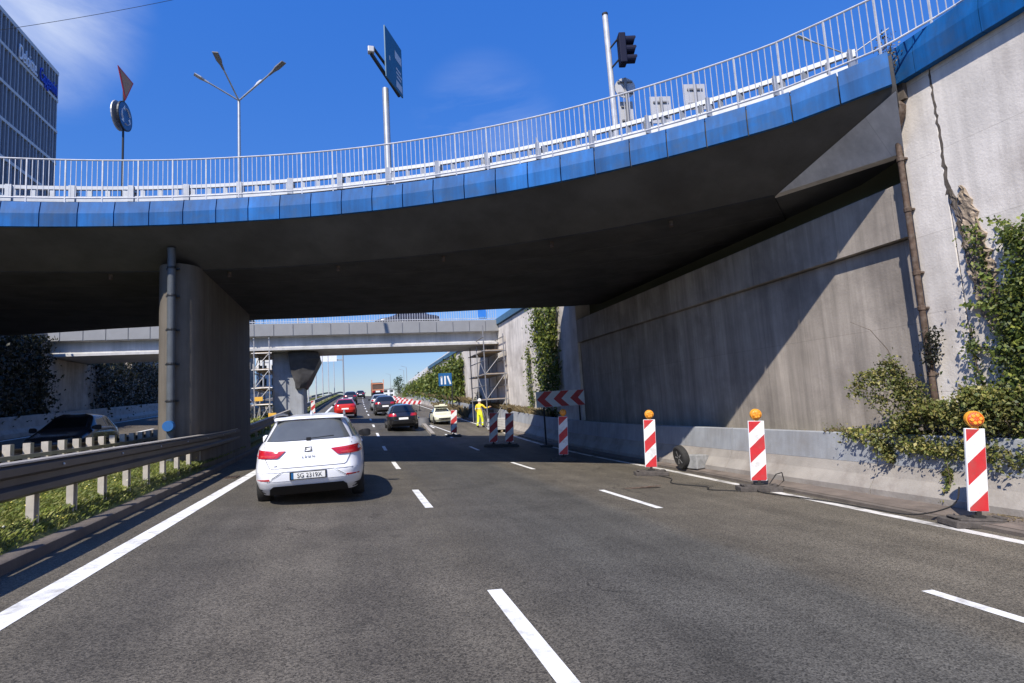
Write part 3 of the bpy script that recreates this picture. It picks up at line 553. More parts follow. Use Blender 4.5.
def gz_(t): return .02 + .2 * min(1, max(0, (RC.x + RI * math.cos(t) + 8) / 8))
for z, hh in ((7.45, .09), (7.16, .14)):
    mb = MB(); mb.loft([[rp_(t, RI + .95, z + gz_(t) - hh / 2), rp_(t, RI + .95, z + gz_(t) + hh / 2), rp_(t, RI + 1.03, z + gz_(t) + hh / 2), rp_(t, RI + 1.03, z + gz_(t) - hh / 2)] for t in th_s]); mb.build('rail', 'galvanised', gb, world=True)
for t in frange(TH0 + .03, TH1, 1.33 / 20.7):
    mb = MB(); g = gz_(t); p = Vector(rp_(t, RI + 1.12, g)); q = Vector(rp_(t, RI + .93, g))
    mb.bar(p + Vector((0, 0, 6.6)), p + Vector((0, 0, 7.42)), .12); mb.bar(p + Vector((0, 0, 7.42)), q + Vector((0, 0, 7.42)), .14); mb.bar(q + Vector((0, 0, 7.08)), q + Vector((0, 0, 7.5)), .13, .04); mb.build('post', 'galvanised', gb, world=True)
for t in frange(TH0 + .03, TH1, .4 / 20.7):
    mb = MB(); g = gz_(t); mb.bar(rp_(t, RI + .99, 7.2 + g), rp_(t, RI + .99, 7.43 + g), .1, .05); mb.build('spacer', 'galvanised', gb, world=True)
# ------------------------------------------------------------------ guardrails in the median
g1 = thing('guardrail', 'dark steel guardrail with pale posts between grass and kerb on the left', 'guardrail', (-3.5, 10, .2))
GO = lambda s: -.022 * (min(s, 26) - 7) if s > 7 else 0.
W = [(-3.52, .62), (-3.46, .66), (-3.46, .73), (-3.52, .77), (-3.53, .84), (-3.46, .88), (-3.46, .96), (-3.5, .995)]
Wp = W + [(t - .012, h + .003) for t, h in reversed(W)]
sg = frange(1, 16, .5) + frange(16.5, 40, .75) + frange(42, 150, 3)
mb = MB(); sweep(mb, Wp, sg, off=GO); o = mb.build('beam', 'guard_dark', g1, world=True, smooth=30)
mb = MB(); sweep(mb, [(-3.47, .995), (-3.47, 1.015), (-3.6, 1.015), (-3.6, .995)], sg, off=GO); mb.build('top_cap', 'guard_edge', g1, world=True)
for s in frange(1.95, 24, 1.02) + frange(26, 98, 2):
    p = Vector(P(s, -3.62 + GO(s), 0)); mb = MB()
    mb.prism([(-.06, -.04), (.06, -.04), (.06, .04), (.04, .04), (.04, -.02), (-.04, -.02), (-.04, .04), (-.06, .04)], .05, .93, lambda u, v, h: (p.x + v, p.y + u, p.z + h)); mb.build('post', 'post_pale', g1, world=True)
for s in frange(2.4, 24, 2.04):
    mb = MB(); p = P(s, -3.452 + GO(s), .92); lathe(mb, [(.018, 0), (.014, .012), (0, .014)], p, axis='x', n=8); mb.build('bolt', 'galvanised', g1, world=True)
g2 = thing('opposite_guardrail', 'guardrail with whitish square posts on the far edge of the median', 'guardrail', (-6.45, 15, .4))
mb = MB(); sweep(mb, [(-6.56, .55), (-6.62, .6), (-6.56, .68), (-6.62, .76), (-6.56, .84), (-6.545, .84), (-6.6, .76), (-6.545, .68), (-6.6, .6), (-6.545, .55)], frange(8, 40, 1) + frange(43, 150, 3)); mb.build('beam', 'guard_dark', g2, world=True)
for s in frange(9, 30, .7) + frange(32, 90, 2):
    p = Vector(P(s, -6.46, 0)); mb = MB(); mb.box(p + Vector((0, 0, .5)), (.13, .14, .9)); mb.build('post', 'post_pale', g2, world=True)
mb = MB(); sweep(mb, [(-6.38, .66), (-6.38, .74), (-6.35, .74), (-6.35, .66)], frange(8, 40, 1) + frange(43, 90, 3)); mb.build('rail', 'guard_edge', g2, world=True)
# ------------------------------------------------------------------ road-works furniture
def stripes(mb, wd, z0, z1, y, slope, flip=1):
    """diagonal red/white film as geometry on a board face at local y; stripes rise to the right"""
    hgt = .29; k = 0
    def clip(poly, z, keep_above):
        out = []
        for (x0, a), (x1, b) in zip(poly, poly[1:] + poly[:1]):
            ia, ib = (a >= z) == keep_above, (b >= z) == keep_above
            if ia: out.append((x0, a))
            if ia != ib: t = (z - a) / (b - a); out.append((x0 + (x1 - x0) * t, z))
        return out
    z = z0 - .25
    while z < z1 + .1:
        p = [(-wd / 2, z), (wd / 2, z + wd * slope), (wd / 2, z + wd * slope + hgt), (-wd / 2, z + hgt)]
        p = clip(clip(p, z0, True), z1, False)
        if len(p) > 2: mb.add([(x * flip, y, q) for x, q in p], [tuple(range(len(p)))], k % 2)
        z += hgt; k += 1
def delineator(label, s, t, h0=0., lamp='amber', tilt=(0, 0), rz=0., wd=.31, z0=.2, z1=1.36, grp='striped road-works delineators', lampface=0.):
    p = P(s, t, h0); o = thing('traffic_delineator', label, 'delineator', p, 0, grp, rot=(tilt[1], tilt[0], rz))
    mb = MB(); mb.prism([(-wd / 2, z0), (wd / 2, z0), (wd / 2, z1), (-wd / 2, z1)], 0, .035, lambda u, v, y: (u, y, v)); mb.build('panel_back', 'sign_white', o, bevel=.008)
    mb = MB(); stripes(mb, wd - .02, z0 + .01, z1 - .01, -.003, .94); mb.build('striped_face', ['red_film', 'white_film'], o, fix=False)
    mb = MB(); mb.box((0, .02, .12), (.06, .04, .28)); mb.box((0, .02, .1), (.16, .05, .1)); mb.build('foot_post', 'rubber', o)
    mb = MB(); mb.box((0, .05, .045), (.8, .38, .09)); mb.box((0, .05, .1), (.62, .28, .03))
    for sx in (-1, 1): mb.box((sx * .3, .05, .12), (.1, .16, .03))
    mb.build('base_plate', 'rubber_plate', o, bevel=.02)
    if lamp:
        mb = MB(); lathe(mb, [(.06, -.03), (.105, -.03), (.111, -.01), (.111, .03), (.09, .05), (.02, .055)], (0, 0, 0), axis='y', n=22); mb.box((0, .01, -.13), (.08, .05, .06)); c = mb.build('lamp', 'lamp_case', o, smooth=40)
        c.location = (.01, .02, z1 + .125); c.rotation_euler = (0, 0, lampface)
        mb = MB(); lathe(mb, [(.096, -.031), (.09, -.05), (.055, -.062), (0, -.066)], axis='y', n=22); mb.build('lens', lamp, c, smooth=60)
        mb = MB()
        for k in range(6):
            a = k * PI / 3 + .2; lathe(mb, [(.026, -.058), (.02, -.068), (0, -.07)], (.052 * math.cos(a), 0, .052 * math.sin(a)), axis='y', n=8)
        mb.build('lens_ring', 'lamp_case', c)
    return o
delineator('nearest striped delineator with red-orange lamp, in front of the bushes', 5.75, 7.95, .0, 'amber_red', tilt=(.08, .02), rz=-.3, wd=.265, z0=.2, z1=1.3, lampface=-.2)
delineator('striped delineator with amber lamp in front of the sunlit barrier, cable looped at its foot', 9.5, 7.55, .0, 'amber', tilt=(.05, 0), rz=-.35)
delineator('striped delineator with amber lamp beside the loose spare wheel', 12.6, 6.95, .0, 'amber', tilt=(.04, 0), rz=-.3, wd=.29)
delineator('striped delineator with lamp in the shade under the chevron board', 17.2, 6.4, .0, 'amber', tilt=(.05, 0), rz=-.2, wd=.3, z1=1.42)
delineator('shaded dark delineator with round lamp, left of the chevron board', 23.4, 6.3, .0, 'amber', tilt=(.05, 0), rz=-.2, wd=.36, z1=1.42)
delineator('shaded delineator without a lamp, standing before the hi-vis worker', 23.4, 5.6, .0, None, tilt=(.05, 0), rz=-.2, wd=.36, z1=1.44)
delineator('sunlit delineator without a lamp, furthest ahead beside the right lane', 28.9, 4.85, .0, None, tilt=(.05, 0), rz=-.2, wd=.32)
delineator('small striped delineator beside the median guardrail behind the red car', 46, -3.1, .0, None, wd=.3, grp='delineators')
# chevron board
cb = thing('chevron_board', 'red and white chevron board on posts pointing left in the shade', 'road sign', P(22.9, 8.0), -.22)
Wd, Hh, zc = 2.12, .68, 2.03
mb = MB(); mb.box((.55, .03, zc), (Wd, .04, Hh)); mb.build('board', 'sign_white', cb, bevel=.01)
mb = MB()
for k in range(3):
    x = .55 - Wd / 2 + .03 + k * .72
    for sg_ in (1, -1):
        p = [(x, zc), (x + .34, zc + sg_ * (Hh / 2 - .012)), (x + .34 + .34, zc + sg_ * (Hh / 2 - .012)), (x + .34, zc)]
        mb.add([(min(u, .55 + Wd / 2 - .01), .006, v) for u, v in p], [(0, 1, 2, 3)])
mb.build('chevrons', 'red_film', cb, fix=False)
for x in (-.2, 1.35):
    mb = MB(); mb.tube([(x, .08, 0), (x, .08, 2.35)], .035, 8); mb.build('post', 'steel_dark', cb)
    mb = MB(); mb.box((x, .1, .05), (.5, .6, .1)); mb.build('base_plate', 'rubber_plate', cb, bevel=.02)
# loose spare wheel leaning, crate
sw = thing('spare_wheel', 'loose spare car wheel standing upright by the kerb', 'wheel', P(13.3, 8.25, .36), 0, rot=(.1, -.2, -.1))
mb = MB(); lathe(mb, [(.19, -.08), (.27, -.095), (.305, -.07), (.315, 0), (.305, .07), (.27, .095), (.19, .08)], axis='x', n=30); mb.build('tyre', 'rubber', sw, smooth=40)
mb = MB(); lathe(mb, [(.192, -.07), (.18, -.05), (.05, -.03), (0, -.035)], axis='x', n=24)
for k in range(5):
    a = k * 2 * PI / 5; mb.bar((-.055, .03 * math.cos(a), .03 * math.sin(a)), (-.06, .18 * math.cos(a), .18 * math.sin(a)), .05, .03)
mb.build('rim', 'rim', sw, smooth=40)
cr = thing('broken_crate', 'broken grey plastic box lying on the pavement beside the spare wheel', 'crate', P(13.0, 8.72, .115), .2)
mb = MB(); mb.prism([(-.42, 0), (-.40, .34), (-.36, .36), (.02, .33), (.04, .3), (.12, 0)], -.16, .2, lambda u, v, y: (u, y, v)); mb.build('box', 'crate_grey', cr, bevel=.02)
mb = MB(); mb.box((.28, 0, .2), (.34, .3, .03)); mb.box((.28, -.12, .08), (.32, .03, .13)); mb.box((.28, .14, .12), (.34, .03, .2)); mb.box((.43, 0, .12), (.03, .28, .22)); mb.box((.2, 0, .31), (.05, .05, .1)); mb.box((.4, 0, .28), (.04, .04, .12)); mb.build('tray', 'trim_grey', cr)
# cables between the lamps
def cable(label, pts, r=.011):
    p3 = [Vector(P(s, t, h)) for s, t, h in pts]; q = []
    for i in range(len(p3) - 1):
        a = p3[max(i - 1, 0)]; b = p3[i]; c = p3[i + 1]; d = p3[min(i + 2, len(p3) - 1)]
        for k in range(6):
            u = k / 6; q.append(.5 * ((2 * b) + (c - a) * u + (2 * a - 5 * b + 4 * c - d) * u * u + (3 * b - a - 3 * c + d) * u ** 3))
    q.append(p3[-1]); mb = MB(); mb.tube(q, r, 6); tag(mb.build('cable', 'rubber', smooth=60), label, 'cable')
cable('black cable hanging from the nearest delineator and trailing over the edge line', [(5.95, 7.95, .5), (6.0, 7.85, .25), (6.5, 7.75, .05), (7.2, 7.75, .02), (7.9, 7.72, .02), (8.6, 7.55, .02), (9.3, 7.4, .02), (9.5, 7.5, .1)])
cable('thin black cable winding across the asphalt by the spare wheel', [(9.5, 7.2, .02), (9.9, 6.7, .015), (10.3, 6.9, .015), (11.0, 6.55, .015), (11.8, 7.0, .015), (12.5, 7.05, .02), (12.6, 7.0, .12)])
mb = MB(); mb.tube([P(9.35, 7.66, .15), P(9.3, 7.8, .34), P(9.35, 7.98, .36), P(9.4, 8.05, .2), P(9.42, 7.9, .08), P(9.45, 7.6, .06)], .011, 6); tag(mb.build('cable_loop', 'rubber', smooth=60), 'stiff loop of black cable beside the middle amber delineator', 'cable')
ms = thing('joint_seam', 'narrow dark patched strip set in the asphalt before the spare wheel', 'drain', P(10.6, 5.4, .006), -.12)
mb = MB(); mb.box((0, 0, 0), (1.15, .11, .008)); mb.build('grate', 'rust', ms)
dg = thing('road_drain', 'small rusty drain cover beside the left edge line', 'drain', P(15.2, -2.95, .006), 0)
mb = MB(); mb.box((0, 0, 0), (.34, .5, .012)); mb.build('frame', 'rust', dg)
mb = MB()
for k in range(5): mb.box((-.12 + .06 * k, 0, .008), (.02, .42, .012))
mb.build('grate', 'steel_dark', dg)
# kerb island and striped boards that close the right-hand exit
ki = thing('kerb_island', 'low concrete kerb island with dark rounded nose dividing the closed lane', 'kerb', P(33, 4.6), 0)
mb = MB(); mb.loft([[P(s, 3.9 + .055 * (s - 30) + u * w_, h) for u, h in ((-1, 0), (-1, hh), (1, hh), (1, 0))] for s, w_, hh in ((29.5, .1, .14), (34, .11, .15), (40, .12, .15), (52, .12, .15))]); mb.build('kerb_line', 'concrete_foot', ki, world=True)
mb = MB(); lathe(mb, [(.0, .5), (.25, .5), (.36, .4), (.45, .0)], P(37.5, 4.3), n=16); mb.build('nose', 'house_dark', ki, world=True, smooth=50)
for k in range(5):
    bb = thing('barrier_board', ('nearest red and white striped barrier board beyond the black cars', 'second nearest striped barrier board beyond the black cars', 'middle one of five striped barrier boards beyond the black cars', 'fourth striped barrier board, behind the middle one', 'furthest striped barrier board below the horizon')[k], 'barrier', P(58 + 6 * k, 5.6 - .25 * k), -.1, 'striped barrier boards closing the right lane')
    mb = MB(); mb.box((0, 0, .85), (1.9, .05, .35)); mb.build('board', 'white_film', bb)
    mb = MB()
    for q in range(4):
        x = -.95 + .5 * q; mb.add([(x, -.03, .68), (x + .24, -.03, .68), (x + .42, -.03, 1.02), (x + .18, -.03, 1.02)], [(0, 1, 2, 3)])
    mb.build('red_stripes', 'red_film', bb, fix=False)
    for x in (-.75, .75):
        mb = MB(); mb.box((x, .04, .5), (.06, .06, 1.0)); mb.box((x, .04, .05), (.2, .7, .1)); mb.build('leg', 'steel_dark', bb)
# ------------------------------------------------------------------ scaffolds
def scaffold(label, x0, x1, y0, y1, z0, levels, zt, mt='scaffold'):
    o = thing('scaffold', label, 'scaffold', ((x0 + x1) / 2, (y0 + y1) / 2, z0)); r = random.Random(len(label))
    ys = frange(y0, y1, 2.2)
    for x in (x0, x1):
        for y in ys:
            mb = MB(); mb.tube([(x, y, z0), (x, y, zt + r.uniform(-.3, .5))], .038, 6); mb.build('standard', mt, o, world=True)
    for z in levels:
        for x in (x0, x1):
            for dz in (0, .9): mb = MB(); mb.tube([(x, y0 - .15, z + dz), (x, y1 + .15, z + dz)], .033, 6); mb.build('ledger', mt, o, world=True)
        for y in ys: mb = MB(); mb.tube([(x0 - .15, y, z), (x1 + .15, y, z)], .033, 6); mb.build('transom', mt, o, world=True)
        mb = MB(); mb.box(((x0 + x1) / 2, (y0 + y1) / 2, z + .05), (x1 - x0, y1 - y0, .05)); mb.build('platform', 'plank', o, world=True)
    zs = [z0] + list(levels)
    for a, b in zip(zs, zs[1:]):
        mb = MB(); mb.tube([(x0, y0, a), (x1, y0, b)], .022, 6); mb.build('brace', mt, o, world=True)
        mb = MB(); mb.tube([(x0, ys[0], a), (x0, ys[1], b)], .022, 6); mb.build('brace', mt, o, world=True)
    return o
scaffold('tall tube scaffold against the right wall under the far bridge', 8.0, 9.3, 34.6, 39.0, .1, (1.9, 3.5, 5.0), 6.2, 'trim_grey')
scaffold('tube scaffold tower beside the far bridge pier on the left', -5.75, -4.9, 36.5, 40.5, 1.0, (2.4, 3.4, 4.5, 5.5), 6.3)
mb = MB(); mb.prism([(8.1, 0.15), (8.1, 1.25), (9.2, 1.25), (9.2, .15)], 36.6, 38.8, lambda u, v, y: (u, y, v)); tag(mb.build('tool_container', 'house_dark', bevel=.03), 'dark box container standing inside the right scaffold behind the worker', 'container')
pa = thing('pallet_stack', 'stack of pale building sheets on a pallet before the right scaffold', 'pallet', P(31.5, 7.9, 0.0), .1)
mb = MB()
for k in range(7): mb.box((random.uniform(-.03, .03), 0, .2 + .09 * k), (.9, 1.1, .08), Matrix.Rotation(random.uniform(-.05, .05), 3, 'Z'))
mb.build('sheets', 'concrete_pale', pa)
mb = MB()
for x in (-.4, 0, .4): mb.box((x, 0, .07), (.1, 1.1, .12))
mb.build('pallet', 'plank', pa)
for k, (lab, x, y, z) in enumerate((('yellow notice plate on the left scaffold, higher one', -5.5, 36.4, 2.75), ('yellow notice plate on the left scaffold, lower one', -4.75, 36.35, 1.75))):
    mb = MB(); mb.box((x, y, z), (.45, .03, .25)); tag(mb.build('notice_plate', 'notice_yellow', bevel=.01), lab, 'sign')
# ------------------------------------------------------------------ signs, signals and lamps on and beyond the overpass
ds = thing('direction_sign', 'blue direction board seen almost edge on, on a thick post above the overpass', 'road sign', at_d(389, 183, 14.6))
zt = at_d(387, 88, 14.6).z; b = ds.location
mb = MB(); mb.tube([(b.x, b.y, 6.8), (b.x, b.y, zt + .15)], .085, 14); mb.build('post', 'galvanised', ds, world=True, smooth=50)
p_tl, p_bl = at_d(384.5, 25, 14.0), at_d(384.5, 77, 14.0); k_ = 1.09
p_tr = at_d(401.2, 50, 14.0 * k_ * .985); p_br = at_d(402, 104, 14.0 * k_ * .985)
xa, ya = p_tl.x, p_tl.y; xb, yb = p_tr.x, p_tr.y; zl, zh = (p_bl.z + p_br.z) / 2, (p_tl.z + p_tr.z) / 2
dv = Vector((xb - xa, yb - ya, 0)); wl = dv.length; dv.normalize(); nv = Vector((dv.y, -dv.x, 0))
def onb(u, v, d=0): return Vector((xa, ya, 0)) + dv * (u * wl) + Vector((0, 0, zl + (zh - zl) * v)) + nv * d
mb = MB(); mb.add([onb(0, 0), onb(1, 0), onb(1, 1), onb(0, 1), onb(0, 0, -.03), onb(1, 0, -.03), onb(1, 1, -.03), onb(0, 1, -.03)], [(0, 1, 2, 3), (7, 6, 5, 4), (0, 4, 5, 1), (1, 5, 6, 2), (2, 6, 7, 3), (3, 7, 4, 0)]); mb.build('board', 'sign_teal', ds, world=True)
mb = MB()
for u0, u1, v0, v1 in ((.55, .95, .62, .78), (.6, .9, .42, .46), (.6, .95, .34, .38), (.62, .9, .26, .3), (.58, .95, .06, .2), (.2, .26, .42, .5)):
    mb.add([onb(u0, v0, .004), onb(u1, v0, .004), onb(u1, v1, .004), onb(u0, v1, .004)], [(0, 1, 2, 3)])
mb.build('white_fields', 'facade_frame', ds, world=True, fix=False)
mb = MB(); q = onb(-.55, .18, -.12); mb.bar(q, onb(.98, .05, -.1), .06, .08); mb.bar(onb(-.45, .35, -.12), onb(.2, .3, -.08), .05); mb.build('bracket', 'steel_dark', ds, world=True)
mb = MB(); mb.box(onb(-.55, .24, -.12), (.15, .15, .15)); mb.build('camera_box', 'sign_grey', ds, world=True, bevel=.02)
# roundabout / give-way sign
gs = thing('give_way_sign', 'give way triangle above a round blue roundabout sign on a thin dark post', 'road sign', at_d(122, 198, 15.9)); b = gs.location
mb = MB(); mb.tube([(b.x, b.y, 6.8), (b.x, b.y, at_d(124, 70, 15.9).z)], .03, 8); mb.build('post', 'steel_dark', gs, world=True)
ry = Matrix.Rotation(math.radians(85), 3, 'Z')
def sgn(u, v, d, zc): return Vector((b.x, b.y, zc)) + ry @ Vector((u, -.05 - d, v))
zc = at_d(124, 111, 15.9).z; rr = .42
for nm, ms_, r0, r1, d0, d1 in (('round_plate', 'steel_dark', 0, rr, -.04, 0), ('blue_face', 'sign_blue', 0, rr * .92, .001, .004)):
    mb = MB(); mb.loft([[sgn(rr * k * math.cos(a), rr * k * math.sin(a), d, zc) for a in frange(0, 2 * PI, PI / 16)[:-1]] for k, d in (((1, d0), (1, d1)) if r1 == rr else ((.92, d0), (.92, d1)))]); mb.build(nm, ms_, gs, world=True)
mb = MB()
for k in range(3):
    a0 = k * 2 * PI / 3 + .3; pts = [sgn(.24 * math.cos(a), .24 * math.sin(a), .012, zc) for a in frange(a0, a0 + 1.4, .25)]
    for p, q in zip(pts, pts[1:]): mb.bar(p, q, .055, .006)
    a = a0 + 1.75; mb.add([sgn(.15 * math.cos(a - .3), .15 * math.sin(a - .3), .012, zc), sgn(.33 * math.cos(a - .3), .33 * math.sin(a - .3), .012, zc), sgn(.24 * math.cos(a + .22), .24 * math.sin(a + .22), .012, zc)], [(0, 1, 2)])
mb.build('arrows', 'sign_white', gs, world=True, fix=False)
mb = MB(); mb.loft([[sgn(rr * math.cos(a), rr * math.sin(a), d, zc) + ry @ Vector((-.02, .16, 0)) for a in frange(0, 2 * PI, PI / 12)[:-1]] for d in (0, -.03)]); mb.build('rear_plate', 'sign_grey', gs, world=True)
zt = at_d(124, 92, 15.9).z
for nm, mt_, k, d in (('triangle_plate', 'red_film', 1., 0), ('yellow_face', 'sign_yellow', .8, .006)):
    cz = zt + .48; pts = [(-.46 * k, cz + .27 * k), (.46 * k, cz + .27 * k), (0, cz - .53 * k)]
    mb = MB(); mb.loft([[sgn(u, v, dd, 0) for u, v in pts] for dd in (d, d - .02)]); mb.build(nm, mt_, gs, world=True)
# traffic signal
ts = thing('traffic_signal', 'black three-light traffic signal on a tall white post above the overpass', 'traffic light', at_d(617, 139, 13.2)); b = ts.location
top = at_d(607.5, 6, 13.2); mb = MB(); mb.tube([(b.x, b.y, 6.8), (b.x + (top.x - b.x) * .3, b.y, top.z)], .068, 12); mb.build('post', 'rail_white', ts, world=True, smooth=50)
mb = MB(); mb.tube([(b.x + (top.x - b.x) * .3, b.y, top.z), (b.x + (top.x - b.x) * .3, b.y, top.z + .06)], .072, 12); mb.build('cap', 'black_plastic', ts, world=True)
c = at_d(622, 50, 13.1); Rz = Matrix.Rotation(math.radians(76), 3, 'Z')
mb = MB(); mb.box(c, (.25, .16, .74), Rz); mb.build('housing', 'signal_black', ts, world=True, bevel=.02)
for k in (-1, 0, 1):
    mb = MB(); rings = []
    for d in (.08, .28):
        rings.append([c + Rz @ Vector((.1 * math.cos(a), -d - (0 if math.sin(a) < 0 or d < .1 else .04), .1 * math.sin(a) + .235 * k)) for a in frange(0, 2 * PI, PI / 8)[:-1]])
    mb.loft(rings); mb.build('visor', 'signal_black', ts, world=True)
for dz in (-.25, .25): mb = MB(); mb.bar(c + Vector((-.1, 0, dz)), Vector((b.x, b.y, c.z + dz)), .03); mb.build('bracket', 'steel_dark', ts, world=True)
# backs of signs behind the railing
def signback(label, px, py, m, wd, ht, rnd=False, post=True, d=0):
    c = at_d(px, py, m); o = thing('traffic_sign', label, 'road sign', (c.x, c.y, 6.9), math.radians(-12 + d), 'backs of signs behind the railing')
    z = c.z - 6.9; mb = MB()
    if rnd: lathe(mb, [(0, -.01), (wd / 2, -.01), (wd / 2, .012), (0, .012)], (0, 0, z), axis='y', n=26)
    else: mb.box((0, 0, z), (wd, .024, ht))
    mb.build('plate', 'sign_grey', o)
    for dz in (-.28, .28): mb = MB(); mb.box((0, -.03, z + dz * ht), (wd * .72, .03, .035)); mb.build('bracket', 'trim_grey', o)
    mb = MB(); mb.tube([(0, -.06, -.1), (0, -.06, z + ht * .42)], .035, 8); mb.build('post', 'trim_grey', o)
signback('back of a round sign beside the traffic signal post', 625, 88, 13.4, .5, .5, True)
signback('back of an upright plate below the round sign beside the traffic signal', 626.5, 114, 13.5, .34, .62)
signback('back of a plain rectangular sign, middle one behind the railing', 661, 110, 13.2, .5, .66)
signback('back of a rectangular sign highest along the railing, right of the other plates', 695, 97, 13.0, .5, .62)
mb = MB(); c = at_d(541, 152, 15.2); mb.prism([(-.12, 0), (.2, 0), (-.12, .62)], -.01, .015, lambda u, v, y: (c.x + u, c.y + y, c.z + v - .2)); tag(mb.build('triangle_sign', 'sign_grey'), 'small grey triangular sign back poking above the crash barrier', 'road sign')
# lamps
def lamp_head(o, p, d, ln, sz, mt):
    d = d.normalized(); a = d.cross(Vector((0, 0, 1))).normalized(); n = a.cross(d); R = Matrix((a, d, n)).transposed()
    mb = MB(); mb.loft([[p + R @ Vector((u * w_, y, v * h_)) for u, v in ((-1, -1), (1, -1), (1, 1), (-1, 1))] for y, w_, h_ in ((0, .06 * sz, .05 * sz), (ln * .3, .09 * sz, .06 * sz), (ln * .55, .19 * sz, .055 * sz), (ln, .19 * sz, .03 * sz))]); mb.build('lamp_head', mt, o, world=True)
def street_lamp(label, base, ztop, arms, r=.09, grp=None, mt='galvanised', sz=.55):
    o = thing('street_lamp', label, 'street lamp', base, 0, grp); b = Vector(base)
    mb = MB(); mb.tube([b, (b.x, b.y, ztop)], [r, r * .7], 10); mb.build('pole', mt, o, world=True, smooth=50)
    for e, hm in arms:
        e = Vector(e); s = Vector((b.x, b.y, ztop)); d = e - s; mid = s + d * .68
        mb = MB(); mb.tube([s, mid], r * .42, 8); mb.build('arm', mt, o, world=True, smooth=50)
        lamp_head(o, mid, d, d.length * .32, sz, hm)
    return o
D = 25.
p0 = at_d(239.5, 184, D); p1 = at_d(238, 95, D)
street_lamp('tall white lamp post with four splayed arms above the left of the overpass', (p0.x, p0.y, 6.9), p1.z, [(at_d(194, 74, D - .6), 'rail_white'), (at_d(215, 52, D - 3.5), 'trim_grey'), (at_d(284, 62, D - 1.2), 'trim_grey'), (at_d(262, 80, D + 3), 'rail_white')], .085)
D = 32.
p0 = at_d(855, 90, D); p1 = at_d(853.5, 53, D)
street_lamp('distant lamp with two arms glimpsed through the railing at upper right', (p0.x, p0.y, 6.9), p1.z, [(at_d(797, 36, D), 'rail_white'), (at_d(888, 29, D), 'rail_white')], .09)
# overhead wire
wa, wb_ = at_d(-60, 38, 40), at_d(200, -6, 44)
mb = MB(); mb.tube([wa + (wb_ - wa) * k / 12 + Vector((0, 0, -.25 * 4 * (k / 12) * (1 - k / 12))) for k in range(13)], .018, 5); tag(mb.build('overhead_wire', 'steel_dark'), 'thin overhead wire crossing the sky at upper left', 'wire')
# ------------------------------------------------------------------ office block at upper left
ob = thing('office_block', 'dark glass office block with pale grid facade and rooftop lettering at upper left', 'building', (-36, 55, 6.6))
mb = MB(); mb.box((-38.2, 51, 23.2), (16, 33, 33.3)); mb.build('core', 'facade_glass', ob, world=True)
flo = [40.0, 36.9, 33.4, 29.9, 26.4, 22.9, 19.4, 15.9, 12.4, 8.9]
for i, z in enumerate(flo):
    mb = MB(); mb.box((-30.05, 51, z), (.42, 33.3, .30 if i else .4)); mb.box((-38, 67.6, z), (16.2, .3, .3)); mb.build('floor_band', 'facade_frame', ob, world=True)
rg = random.Random(9)
for i, (a, b) in enumerate(zip(flo, flo[1:])):
    mb = MB(); y = 35.0; k = 0
    while y < 67.6:
        w_ = .09 if (k + i) % 2 else .17; mb.box((-30.0, y, (a + b) / 2), (.3, w_, a - b - .28)); y += .52 if (k + i) % 2 else .66; k += 1
    for x in frange(-46, -30.6, 1.1): mb.box((x, 67.6, (a + b) / 2), (.2, .2, a - b - .28))
    mb.build('fin_row', 'facade_fin', ob, world=True)
def facade_text(body, mt, px0, py0, px1, size):
    a, b = at_x(px0, py0, -29.75), at_x(px1, py0, -29.75); o = text('rooftop_lettering', body, size, mt, ob, (0, 0, 0), (0, 0, 0), .05, 'LEFT')
    w_ = max(v.co.x for v in o.data.vertices); o.data.transform(Matrix.Diagonal(((b.y - a.y) / w_, 1, 1, 1)))
    o.rotation_euler = (PI / 2, 0, PI / 2); o.location = Vector((-29.75, a.y, a.z)) - ob.location
facade_text('Deloitte.', 'letter_white', 19, 51, 38, 2.1); facade_text('Capgemini', 'letter_blue', 40, 73, 57.5, 2.0)
